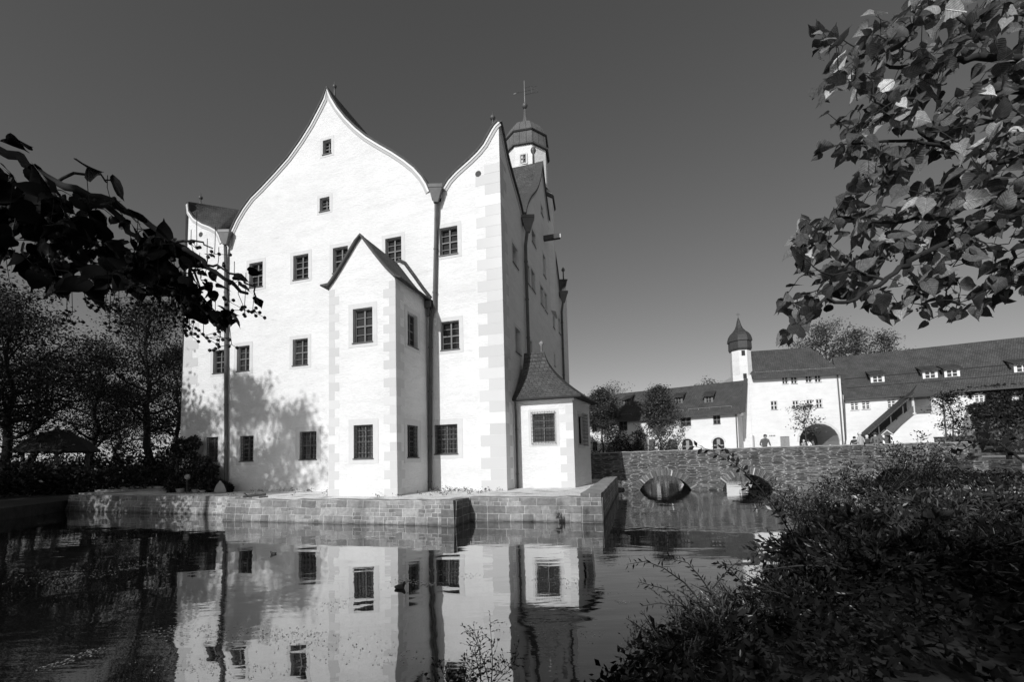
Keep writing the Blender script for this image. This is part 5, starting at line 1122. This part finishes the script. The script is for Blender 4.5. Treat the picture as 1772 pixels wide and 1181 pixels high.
for i, (x, y, r, lab) in enumerate(((324, 826, .13, 'round pale ball shaped lantern in front of the ivy mound'), (312, 839, .2, 'pale pot left of the ball lantern'), (338, 851, .16, 'small pale trough right below the ivy mound'), (350, 850, .13, 'tiny pale pot beside the small trough'), (381, 838, .2, 'bright white boulder at the foot of the left downpipe'))):
    s, z = PV(16.5).px(x, y); c = W(s, 16.5, z); o = MB()
    if i == 0:
        tl = thing('ball_lantern', lab, 'lantern', (c[0], c[1], GZ)); o.lathe(c, [(.05, -r), (r*.7, -r*.7), (r, 0), (r*.7, r*.7), (.04, r)], 14); o.build('ball', M_POT, tl, True); o = MB(); o.tube([(c[0], c[1], GZ), (c[0], c[1], c[2]-r*.9)], .03, 6); o.build('stake', M_IRON, tl); continue
    elif i == 4: o.lathe((c[0], c[1], GZ), [(r*1.3, 0), (r*1.15, .2), (r*.75, .42), (r*.2, .58), (.02, .6)], 8, ex=(1.2, .8))
    else: o.lathe((c[0], c[1], GZ), [(r*.6, 0), (r*.95, r*1.1), (r*1.05, r*1.2), (r*.9, r*1.2), (r*.75, r*.9)], 12)
    tag(o.build(['ball_lantern', 'flower_pot', 'plant_trough', 'flower_pot', 'boulder'][i], M_POT, None, i in (0, 4)), lab, ['lantern', 'pot', 'trough', 'pot', 'boulder'][i])
m = MB(); a, b = PV(13.7).px(437, 867), PV(13.9).px(474, 863); m.tube([W(a[0], 13.3, .8), W((a[0]+b[0])/2, 13.4, .85), W(b[0], 13.5, .87)], [.05, .07, .05], 6); m.tube([W(a[0]+.2, 13.3, .84), W(a[0]+.1, 13.2, .95)], .02, 4)
tag(m.build('driftwood', M_BARK), 'short dark branch lying on the edge of the quay wall', 'driftwood')
# weeds along the foot of the castle
C = []
for k in range(60):
    u = rng.choice([rng.uniform(-19, -11.6), rng.uniform(-8.6, -5.6), rng.uniform(-8.9, -7.2), rng.uniform(-17, -6)]); v = (17.5 if not -11.4 < u < -8.8 else 14.8)-abs(rng.normal())*.15-(rng.random() < .3)*rng.uniform(.3, 2.4)
    C += [W(u+rng.normal()*.09, v+rng.normal()*.07, GZ+abs(rng.normal())*.09) for _ in range(14)]
tag(leaves('weeds', C, rng.uniform(.05, .12, len(C)), M_LF_S, None, 3.), 'small weeds and litter on the gravel along the castle foot', 'weeds', kind='stuff')
# ================================================================== NEAR BANK, SHRUBS, SHOOTS
EY = [-6, 0, 2, 3.5, 5, 7, 9, 12, 15, 18, 20, 23, 30]; EX = [-4.5, -1.5, -.35, .4, 1.7, 4.1, 6., 8.2, 10.7, 13.6, 15.8, 18.8, 24]
def bank(x, y): return max(-.5, min(.8, (x-float(np.interp(y, EY, EX)))*.3)) + .05*math.sin(x*2.1)*math.sin(y*1.7)
m = MB(); gx = np.arange(-6, 30.1, .5); gy = np.arange(-6, 24.1, .5)
for i in range(len(gx)-1):
    for j in range(len(gy)-1):
        qd = [(gx[i], gy[j]), (gx[i+1], gy[j]), (gx[i+1], gy[j+1]), (gx[i], gy[j+1])]; zs = [bank(*p) for p in qd]
        if max(zs) > -.45 and not (qd[0][1] > 19 and qd[0][0] > 21): m.face([(*p, z) for p, z in zip(qd, zs)], qd)
m.build('near_bank', M_EARTH, kind='structure')
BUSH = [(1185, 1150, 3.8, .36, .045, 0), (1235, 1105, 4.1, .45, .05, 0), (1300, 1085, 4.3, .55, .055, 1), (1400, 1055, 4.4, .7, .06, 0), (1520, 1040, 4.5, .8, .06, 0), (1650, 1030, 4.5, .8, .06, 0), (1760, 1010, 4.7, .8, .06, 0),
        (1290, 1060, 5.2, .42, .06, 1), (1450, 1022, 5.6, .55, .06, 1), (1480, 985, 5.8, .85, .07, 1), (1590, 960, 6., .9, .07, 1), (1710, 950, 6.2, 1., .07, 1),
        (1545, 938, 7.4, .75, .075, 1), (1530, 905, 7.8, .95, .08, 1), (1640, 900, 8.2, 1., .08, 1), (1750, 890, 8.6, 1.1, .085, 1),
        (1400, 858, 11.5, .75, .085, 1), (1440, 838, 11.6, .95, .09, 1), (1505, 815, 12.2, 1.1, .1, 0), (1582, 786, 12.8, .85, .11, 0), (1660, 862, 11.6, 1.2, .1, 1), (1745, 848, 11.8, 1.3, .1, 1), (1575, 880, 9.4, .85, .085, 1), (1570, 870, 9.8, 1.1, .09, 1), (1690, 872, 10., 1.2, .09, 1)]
ROWN = ['nearest the water weeds', 'second along the bottom edge', 'with a sun patch put into its leaf colour, bottom', 'dark, at the bottom centre right', 'dark, low in the bottom right', 'dark, in the bottom right', 'dark, in the bottom right corner',
        'with narrow shoots over the water', 'low beside the white reflection', 'with broad leaves mid right', 'with broad leaves in the right middle', 'dim, at right edge middle',
        'right of the white reflection', 'sun flecked, centre of the right bank', 'sun flecked, right part of the bank', 'at the right edge below the dark wall',
        'reaching over the water before the second arch', 'sunny, under the bridge middle', 'dark, hiding the third arch', 'dark and pointed, tallest against the bridge', 'below the right bridge end', 'under the dark wall at the right', 'sunny, behind the white reflection', 'in the middle of the right bank', 'in front of the dark wall']
for i, (px_, yt, Y, rad, ls, lit) in enumerate(BUSH):
    p = at(px_, yt, Y); bz = max(-.1, bank(p[0], Y)-.03); h = max(.35, p[2]-bz)
    shrub('bank_shrub', 'bank shrub '+ROWN[i], (p[0], Y, bz), rad, h*[.95, 1.08, .8, .98, 1.12][i % 5], int((1300 if i in (0, 1, 2, 7) else 2400)+1200*rad) if Y < 9 else 2600, ls*(1.9 if i in (9, 10) else 1.5 if i in (11, 14) else [.9, .9, 1.][i] if i < 3 else [1.35, .6, 1., .75][i % 4]), (M_LF_B if i in (9, 10, 11, 14) else M_LF_S if lit and i % 4 else M_LF_SD), 70+i, 40, (5. if i in (0, 1, 2, 7) else [2., 4.6, 1.8, 3., 2.4][i % 5]), group='shrubs on the near bank', droop=-.55)  # lit shrubs get the sun-flecked leaf colour, shaded ones the darkened colour
C = []
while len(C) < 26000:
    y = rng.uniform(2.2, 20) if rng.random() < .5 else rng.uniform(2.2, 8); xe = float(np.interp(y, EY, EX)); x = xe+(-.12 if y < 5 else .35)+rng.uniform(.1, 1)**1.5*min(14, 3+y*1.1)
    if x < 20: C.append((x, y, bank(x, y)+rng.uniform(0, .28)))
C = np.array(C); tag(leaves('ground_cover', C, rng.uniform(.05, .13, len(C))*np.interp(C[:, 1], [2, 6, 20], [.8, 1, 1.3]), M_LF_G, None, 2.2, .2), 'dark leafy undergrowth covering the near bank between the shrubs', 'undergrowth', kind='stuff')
def shoot(name, label, pts, Y, ls, n, lm, r0=.012, elong=3., side=(), cat='branch', seed=0, base=True):
    r = np.random.default_rng(seed); P = [at(x, y, Y+d) for x, y, d in pts]
    t = thing(name, label, cat, tuple(P[0])); m = MB(); C = []; D = []
    def run(P, n, r0):
        P = np.array(P); m.tube(P, np.linspace(r0, .002, len(P)), 5)
        L = np.r_[0, np.cumsum(np.linalg.norm(np.diff(P, axis=0), axis=1))]
        for k in range(n):
            s = L[-1]*(.08+.92*(k+r.random()*.6)/n); p = np.array([np.interp(s, L, P[:, j]) for j in range(3)]); j = min(len(P)-2, int(np.searchsorted(L, s)-1)); T = P[j+1]-P[j]; T /= np.linalg.norm(T)
            o = np.cross(T, (0, 1, 0)); o /= np.linalg.norm(o); C.append(p); D.append(o*(1 if k % 2 else -1)*1.1+T*.9+r.normal(size=3)*.25)
    run(P, n, r0)
    for sp in side: run([at(x, y, Y+d) for x, y, d in sp], max(4, n//3), r0*.6)
    m.build('stem', M_BARKD, t, True); leaves('foliage', C, ls*r.uniform(.6, 1.2, len(C)), lm, t, elong, 0, np.array(D)); return t
shoot('arching_shoot', 'long arching leafy shoot crossing in front of the bridge arches', [(1390, 960, .3), (1345, 885, .1), (1315, 845, 0), (1285, 815, 0), (1250, 792, 0), (1225, 778, 0), (1195, 772, 0)], 5., .085, 38, M_LF_SD, .009, 1.9, [[(1300, 830, 0), (1262, 785, 0), (1238, 770, 0)], [(1330, 868, 0), (1300, 855, .1), (1284, 838, .1)]], seed=1)
shoot('arching_shoot', 'thin leafless arching stem bending down over the white reflection', [(1420, 900, .2), (1400, 885, .1), (1380, 900, 0), (1366, 935, 0), (1362, 980, 0), (1375, 1020, 0)], 5.6, .07, 10, M_LF_S, .01, 2., seed=2)
shoot('arching_shoot', 'narrow leaved shoot reaching furthest left over the water', [(1240, 1090, 0), (1215, 1045, 0), (1185, 1010, 0), (1150, 985, 0), (1118, 972, 0), (1084, 978, 0)], 4.5, .075, 40, M_LF_SD, .012, 4., seed=3)
shoot('arching_shoot', 'narrow leaved shoot pointing up left beside the white reflection', [(1270, 1090, 0), (1240, 1040, 0), (1212, 1000, 0), (1190, 975, 0), (1150, 965, 0)], 4.6, .075, 34, M_LF_SD, .012, 4., [[(1232, 1020, 0), (1262, 985, 0), (1284, 968, 0)]], seed=4)
shoot('arching_shoot', 'lower narrow leaved shoot spreading flat above dark water', [(1230, 1110, 0), (1190, 1055, 0), (1150, 1020, 0), (1104, 1008, 0)], 4.4, .07, 34, M_LF_SD, .012, 4., [[(1180, 1050, 0), (1140, 1045, 0), (1110, 1050, 0)]], seed=5)
shoot('arching_shoot', 'leafy side shoot next to the white reflection', [(1300, 1060, 0), (1285, 1010, 0), (1262, 985, 0), (1240, 975, 0)], 4.9, .085, 26, M_LF_SD, .011, 2.2, seed=6)
shoot('arching_shoot', 'leafy shoot hanging left of the dark wall in front of the bridge', [(1772, 800, 0), (1730, 768, 0), (1700, 760, 0), (1665, 780, 0), (1640, 800, 0)], 4.4, .1, 26, M_LF_SD, .012, 1.8, [[(1720, 765, 0), (1700, 740, 0), (1690, 750, 0)], [(1772, 770, 0), (1745, 745, 0), (1730, 722, 0)]], seed=7)
for k in range(16):
    px_ = rng.uniform(1360, 1760); Y = rng.uniform(6.5, 11.5); y0 = 800+ (1.1/Y)*758*rng.uniform(.75, 1.15)*.9; lx = rng.uniform(-46, 30)
    shoot('leafy_shoot', 'thin sunlit leafy shoot rising out of the bank shrubs', [(px_, y0+45, 0), (px_+lx*.3, y0+12, 0), (px_+lx*.7, y0-14, 0), (px_+lx*1.2, y0-rng.uniform(10, 28), 0)], Y, rng.uniform(.07, .12), 14, M_LF_S, .008, rng.choice([1.8, 2.6, 4.]), seed=400+k)['group'] = 'shoots rising from the bank shrubs'
def weed(label, x, y, Y, spread, top, n, seed, ls=.035):
    r = np.random.default_rng(seed); b = at(x, y, Y); b[2] = max(b[2], -.05); t = thing('water_weed', label, 'plant', tuple(b), 'weeds at the water edge'); m = MB(); C = []; D = []
    for k in range(n):
        e = at(x+r.uniform(-spread, spread), top+abs(r.normal())*40, Y+r.uniform(-.15, .15)); P = curve(b+r.normal(size=3)*(.05, .05, 0), e-b, np.linalg.norm(e-b), 8, (0, 0, .15), .07, r); m.tube(P, np.linspace(.005, .0015, 9), 4, False)
        for j in range(3, 9):
            for q_ in range(3):
                d = r.normal(size=3); d[2] = abs(d[2])*.6; S = curve(P[j], d, r.uniform(.05, .16), 3, (0, 0, .1), .12, r); m.tube(S, [.002, .0015, .0012, .001], 3, False); C += [S[3], S[2], S[3], S[1]]; D += [d]*4
    m.build('stems', M_BARKD, t); leaves('foliage', C, ls*r.uniform(.5, 1.1, len(C)), M_LF_SD, t, 2.4, 0, np.array(D))
weed('branching dry weed with tiny leaves standing before the white reflection', 845, 1200, 3.85, 55, 1068, 7, 1)
weed('low dark weed at the bottom edge left of the tall one', 800, 1200, 3.8, 35, 1140, 6, 2, .045)
weed('faint weed stem rising from dark water left of the shrubs', 1082, 1160, 4.2, 18, 1075, 3, 3)
# ================================================================== LINDEN BOUGHS
def fruits(p, r, t):
    FR = MB(); q_ = p+np.array((0, 0, -.04)); e = q_+np.array((r.normal()*.012, 0, -r.uniform(.03, .09))); FR.tube([p, q_, e], .0012, 3, False)
    for z in range(r.integers(3, 6)):
        c = e+r.normal(size=3)*np.array((.018, .018, .01)); FR.tube([e, c], .001, 3, False); FR.lathe(c, [(.0005, -.0058), (.0055, -.002), (.0055, .002), (.0005, .0058)], 6)
    FR.build('fruit_cluster', M_FRUIT, t)
def bough(t, lines, poly, n, Ys, ls, lm, seed, nline, up=(-.25, -.75, .6), gap=.35, fruit=0, droop=.55):
    r = np.random.default_rng(seed); nodes = []; m = MB()
    for L in lines:
        P = np.array([at(x, y, Yd) for x, y, Yd in L[1]]); Q = np.concatenate([[P[i]+(P[i+1]-P[i])*f+r.normal(size=3)*.006 for f in (0, .33, .66)] for i in range(len(P)-1)]+[[P[-1]]])
        m.tube(Q, np.linspace(L[0], max(.002, L[0]*.3), len(Q)), 6); nodes += [(q_[0], q_[1], q_[2]) for q_ in Q]
    nodes = np.array(nodes); xs = [p[0] for p in poly]; ys = [p[1] for p in poly]; C = []; A = []; U = []; S = []
    def addleaf(p, d):
        a = d+r.normal(size=3)*.5; a[2] -= droop; u = np.array(up)+r.normal(size=3)*.75; C.append(p); A.append(a); U.append(u); S.append(ls*r.uniform(.55, 1.2))
    gx_, gy_ = r.uniform(0, 50, 2); pts = []
    while len(pts) < n:
        x, y = r.uniform(min(xs), max(xs)), r.uniform(min(ys), max(ys))
        if not inside((x, y), poly): continue
        if math.sin(x/23+gx_)*math.sin(y/19+gy_)+.5*math.sin(x/9+y/13) < -gap*2+.1 and r.random() < .95: continue
        pts.append(at(x, y, r.uniform(*Ys)))
    pts = np.array(pts); dist = ((pts[:, None, :]-nodes[None])**2).sum(2).min(1); NB = np.empty((len(nodes)+3*n, 3)); NB[:len(nodes)] = nodes; cnt = len(nodes); n0 = cnt
    for k in np.argsort(dist):                                  # every leaf grows from the nearest wood there is so far
        p = pts[k]; i = int(np.argmin(((NB[:cnt]-p)**2).sum(1))); b = NB[i]; d = p-b; L = float(np.linalg.norm(d))
        if L > .012:
            mid_ = (b+p)/2+np.array((0, 0, .12*L))+r.normal(size=3)*.06*L; w_ = .0035 if L > .12 else .0022
            m.tube([b, mid_, p], [w_, w_*.75, w_*.5], 4, False); NB[cnt] = mid_; NB[cnt+1] = p; cnt += 2
        addleaf(p, d/max(L, .01))
        if r.random() < .45: addleaf(p+r.normal(size=3)*ls*.25, -d/max(L, .01)+r.normal(size=3))
        if r.random() < fruit:
            fruits(p, r, t)
    m.build('bough', M_BARKD, t, True); big_leaves('bough_leaves', C, A, U, S, lm, t)
t = tree('linden_tree', 'linden whose sunlit leafy boughs hang in at the upper right', (7.2, -1.2, .8), 6.2, .22, 2.2, 3.5, 2500, .13, M_LF_R, seed=91, limbs=12)
Yr = 2.25
RB = [(.026, [(1900, 98, 2.4), (1772, 99, 2.3), (1690, 97, 2.3), (1660, 103, 2.3), (1600, 111, 2.25), (1540, 116, 2.2)]), (.012, [(1700, 97, 2.3), (1708, 70, 2.3), (1690, 54, 2.3), (1646, 24, 2.3), (1600, 16, 2.3)]), (.008, [(1600, 111, 2.25), (1584, 98, 2.2), (1560, 79, 2.2), (1549, 49, 2.2)]),
      (.03, [(1900, 175, 2.3), (1772, 160, 2.2), (1744, 154, 2.2), (1727, 138, 2.2)]), (.014, [(1772, 163, 2.2), (1746, 184, 2.2), (1719, 206, 2.2), (1680, 225, 2.2)]), (.011, [(1660, 262, 2.3), (1600, 233, 2.2), (1584, 217, 2.2), (1551, 200, 2.2), (1519, 173, 2.1), (1503, 133, 2.1)]),
      (.017, [(1900, 285, 2.3), (1744, 279, 2.3), (1698, 275, 2.3), (1660, 260, 2.3), (1622, 249, 2.2), (1557, 244, 2.2), (1475, 249, 2.2)]), (.006, [(1540, 116, 2.2), (1492, 89, 2.2), (1454, 65, 2.2)]),
      (.02, [(1900, 310, 2.2), (1772, 335, 2.2), (1719, 351, 2.2), (1665, 362, 2.2), (1611, 381, 2.2), (1540, 385, 2.15), (1450, 375, 2.1)]), (.018, [(1900, 330, 2.1), (1772, 365, 2.1), (1690, 400, 2.1), (1584, 444, 2.05), (1557, 465, 2.), (1530, 487, 2.), (1492, 511, 2.), (1459, 525, 2.), (1429, 514, 1.95), (1395, 560, 1.95)]),
      (.007, [(1576, 473, 2.05), (1592, 495, 2.05), (1597, 522, 2.)]), (.009, [(1780, 410, 2.1), (1757, 435, 2.1), (1741, 468, 2.1), (1719, 500, 2.05), (1690, 530, 2.05)]), (.006, [(1651, 412, 2.1), (1687, 433, 2.1), (1746, 422, 2.1)]), (.006, [(1530, 487, 2.), (1480, 470, 2.), (1420, 470, 1.95), (1385, 440, 1.95)])]
RP = [(1600, -30), (1530, 20), (1480, 40), (1450, 60), (1420, 48), (1408, 75), (1440, 110), (1425, 160), (1440, 210), (1460, 235), (1428, 262), (1432, 285), (1478, 298), (1480, 330), (1450, 350), (1400, 370), (1378, 400), (1376, 440), (1392, 470), (1362, 520), (1372, 560), (1365, 590), (1398, 575), (1420, 545), (1460, 535), (1520, 535), (1545, 545), (1590, 560), (1640, 548), (1680, 540), (1720, 520), (1772, 495), (1850, 500), (1850, -40)]
RP = [(x-(8 if x < 1500 else 0), y) for x, y in RP]
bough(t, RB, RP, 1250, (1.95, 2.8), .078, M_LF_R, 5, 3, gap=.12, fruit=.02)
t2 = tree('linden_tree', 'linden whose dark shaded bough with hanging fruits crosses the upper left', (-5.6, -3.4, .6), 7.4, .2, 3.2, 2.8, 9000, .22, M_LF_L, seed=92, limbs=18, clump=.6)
LB = [(.016, [(-160, 190, 1.5), (0, 258, 1.45), (40, 280, 1.42), (110, 322, 1.4), (180, 345, 1.38), (240, 380, 1.36), (310, 425, 1.34), (350, 455, 1.33), (390, 480, 1.32), (428, 508, 1.3)]), (.005, [(95, 312, 1.4), (145, 297, 1.4), (172, 302, 1.4), (195, 312, 1.4)]), (.01, [(180, 345, 1.38), (225, 400, 1.36), (260, 440, 1.35), (290, 480, 1.33), (325, 525, 1.32), (360, 545, 1.3)]),
      (.01, [(-100, 300, 1.5), (20, 360, 1.45), (90, 420, 1.42), (150, 470, 1.4), (185, 500, 1.38)]), (.008, [(60, 300, 1.42), (120, 380, 1.4), (190, 440, 1.38), (230, 500, 1.36)]), (.004, [(310, 425, 1.34), (340, 415, 1.33), (368, 430, 1.32)]), (.004, [(350, 455, 1.33), (395, 470, 1.32), (440, 498, 1.3), (448, 528, 1.3)])]
LP = [(-120, 260), (0, 285), (60, 312), (110, 318), (160, 335), (200, 350), (228, 365), (255, 392), (290, 412), (315, 428), (335, 452), (318, 470), (340, 505), (372, 540), (392, 552), (370, 558), (335, 540), (300, 505), (270, 520), (235, 520), (215, 500), (180, 520), (140, 505), (100, 512), (60, 480), (40, 455), (0, 440), (-120, 470)]
LP1 = [(-120, 262), (0, 292), (60, 316), (110, 322), (160, 338), (200, 352), (235, 372), (262, 402), (285, 430), (262, 470), (235, 505), (215, 490), (180, 512), (140, 492), (100, 500), (60, 470), (40, 450), (0, 435), (-120, 460)]
LP2 = [(255, 388), (290, 410), (318, 430), (336, 455), (330, 480), (350, 508), (372, 538), (395, 552), (370, 558), (335, 535), (305, 505), (278, 500), (255, 460)]
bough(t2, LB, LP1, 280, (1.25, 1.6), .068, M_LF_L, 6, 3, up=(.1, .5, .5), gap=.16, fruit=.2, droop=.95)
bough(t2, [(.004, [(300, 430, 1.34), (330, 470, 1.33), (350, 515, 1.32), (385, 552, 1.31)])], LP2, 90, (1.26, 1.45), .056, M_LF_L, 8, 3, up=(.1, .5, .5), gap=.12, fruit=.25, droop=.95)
L2 = [(150, 470), (95, 490), (130, 440), (110, 480), (190, 312), (150, 290), (400, 545), (385, 545), (370, 540), (355, 535), (365, 548), (392, 555), (30, 245), (10, 240), (430, 470), (440, 520), (345, 470), (355, 490), (365, 505), (335, 520)]
L2 += [(405, 478), (420, 492), (446, 520), (385, 462), (362, 470), (352, 520), (378, 530), (402, 552), (360, 440), (375, 498)]
C = np.array([at(x, y, 1.34) for x, y in L2]); n = len(C)
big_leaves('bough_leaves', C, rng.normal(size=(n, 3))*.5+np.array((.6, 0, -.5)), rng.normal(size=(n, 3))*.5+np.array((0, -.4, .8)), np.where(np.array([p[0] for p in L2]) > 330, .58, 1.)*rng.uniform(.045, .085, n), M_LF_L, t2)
r = np.random.default_rng(44)
for x, y in ((115, 545), (340, 400), (372, 425), (330, 430), (345, 470), (378, 460), (405, 485), (425, 505), (440, 512), (352, 570), (395, 560), (372, 552), (300, 460), (268, 470), (190, 545), (205, 530), (230, 495), (325, 500), (150, 320), (185, 335), (412, 520), (392, 500), (358, 445)): fruits(at(x, y, 1.33)+np.array((0, 0, .06)), r, t2)
# ---- trees on the near banks, outside the picture, that throw the shade seen in it
for i, (x, y, h, cr_, n, ls, gp_, lab) in enumerate(((-23.8, 2.9, 18.2, 2.4, 5200, .25, .42, 'tallest slender bank tree throwing the soft shade onto the castle front'), (-21.2, 2.1, 16.6, 2.2, 3600, .25, .5, 'slender bank tree shading the wall beside the gabled bay'), (-27.0, 3.9, 16.6, 2.6, 4600, .25, .45, 'slender bank tree shading the left corner of the castle'), (-31, 6, 17, 5, 7000, .34, .1, 'high bank tree shading the park hedge'), (-40, 10, 17, 6, 7000, .34, .1, 'high bank tree shading the hut'), (-27, 9.5, 15, 5, 7000, .34, .1, 'dense bank tree further left shading the park'), (-35, 14, 15, 5.5, 7000, .34, .1, 'outermost bank tree on the left'), (-21.2, 10.6, 7.8, 3.4, 10000, .28, .05, 'lower bank tree shading the left quay wall'), (-27.5, 13.5, 9.5, 3.6, 5000, .3, .1, 'bushy bank tree behind the lower one'), (18.8, 8.4, 10.5, 3.6, 7000, .3, .1, 'bank tree right of the picture shading the dark bank wall'))):
    tree('bank_tree', lab, (x, y, .5), h, .25, cr_, h*(.62 if i < 3 else .22), n, ls, M_LF_T, M_BARKD, group='trees on the banks outside the picture', seed=200+i, limbs=16, clump=.36 if i < 3 else .7, gap=gp_)
for i, (x, y, h, cr_) in enumerate(((-5., -6.2, 5.2, 2.3), (-.1, -6.8, 6.8, 2.4), (2.5, -6.6, 7., 2.5), (5.4, -6.4, 6.6, 2.5))):
    tree('bank_thicket', 'tall thicket behind the camera, number %s from the left, shading the near bank' % ('one', 'two', 'three', 'four')[i], (x, y, .3), h, .1, cr_, .5, 5200, .3, M_LF_T, M_BARKD, group='thicket behind the camera', seed=300+i, limbs=24, clump=.55, shape='col')
# ---- leaves and flecks floating on the water
C = []; S = []
def streak(x0, y0, x1, y1, n, w, ls):
    a, b = atz(x0, y0, .004), atz(x1, y1, .004)
    for k in range(n):
        f = rng.random(); p = a+(b-a)*f+np.array((rng.normal()*w, rng.normal()*w*.6, 0)); p[2] = .004+rng.random()*.004; C.append(p); S.append(ls*rng.uniform(.4, 1.3))
for a in ((70, 1160, 170, 1125, 70, .06, .03), (160, 1000, 260, 975, 60, .12, .035), (280, 1090, 560, 1105, 420, .22, .026), (300, 1150, 480, 1160, 220, .2, .02), (560, 1060, 640, 1020, 120, .15, .024), (540, 1110, 720, 1150, 160, .25, .022), (690, 1005, 760, 1015, 120, .12, .04), (960, 1000, 1040, 1030, 120, .2, .03), (740, 985, 820, 1000, 80, .15, .03), (1060, 1040, 1090, 1045, 40, .05, .02), (0, 1010, 330, 960, 120, .4, .03), (850, 1080, 1050, 1110, 90, .25, .02), (990, 960, 1100, 985, 50, .3, .035), (430, 920, 620, 940, 40, .4, .03)): streak(*a)
C = np.array(C); D = rng.normal(size=(len(C), 3)); D[:, 2] = 0
D /= np.linalg.norm(D, axis=1)[:, None]; Bn = np.stack([-D[:, 1], D[:, 0], np.zeros(len(C))], 1); S = np.array(S)[:, None]; m = MB()
for c, d, b, s in zip(C, D, Bn, S): m.face([c, c+d*s*.5+b*s*.3, c+d*s, c+d*s*.5-b*s*.3])
tag(m.build('floating_leaves', M_FLOAT), 'pale fallen leaves and flecks floating on the moat', 'leaves', kind='stuff')

# ================================================================== LIGHT, SKY, CAMERA
EL, SAZ = R_(27), R_(11)
dx = (math.sin(SAZ)*ca+math.cos(SAZ)*sa, -math.sin(SAZ)*sa+math.cos(SAZ)*ca)
sun = bpy.data.lights.new('sun', 'SUN'); sun.energy = 3.75; sun.angle = R_(.53); sun.color = (1, 1, 1)
so = bpy.data.objects.new('sun', sun); COL.objects.link(so)
so.rotation_euler = Vector((dx[0]*math.cos(EL), dx[1]*math.cos(EL), -math.sin(EL))).to_track_quat('-Z', 'Y').to_euler()
w = bpy.data.worlds.new('World'); scene.world = w; w.use_nodes = True; t = w.node_tree; t.nodes.clear()
o = t.nodes.new('ShaderNodeOutputWorld'); bg = t.nodes.new('ShaderNodeBackground'); sk = t.nodes.new('ShaderNodeTexSky')
sk.sky_type = 'NISHITA'; sk.sun_disc = False; sk.sun_elevation = EL; sk.sun_rotation = math.atan2(-dx[0], -dx[1]); sk.air_density = 1.; sk.dust_density = .6; sk.ozone_density = 1.5
sp = t.nodes.new('ShaderNodeSeparateColor'); cb = t.nodes.new('ShaderNodeCombineColor')
t.links.new(sk.outputs[0], sp.inputs[0])
for i in range(3): t.links.new(sp.outputs[0], cb.inputs[i])
t.links.new(cb.outputs[0], bg.inputs[0]); bg.inputs[1].default_value = .1; t.links.new(bg.outputs[0], o.inputs[0])
cam = bpy.data.cameras.new('camera'); co = bpy.data.objects.new('camera', cam); COL.objects.link(co); scene.camera = co
cam.sensor_width = 36; cam.sensor_fit = 'HORIZONTAL'; cam.lens = FP/1772*36; cam.shift_y = (CY-590.5)/1772; cam.clip_start = .05; cam.clip_end = 2000
Bk = -FW
co.matrix_world = Matrix(((RV[0], UV_[0], Bk[0], 0), (RV[1], UV_[1], Bk[1], 0), (RV[2], UV_[2], Bk[2], HC), (0, 0, 0, 1)))
scene.view_settings.view_transform = 'Standard'; scene.view_settings.look = 'None'; scene.view_settings.gamma = 1; scene.view_settings.exposure = 0
scene.cycles.max_bounces = 8; scene.cycles.use_denoising = True
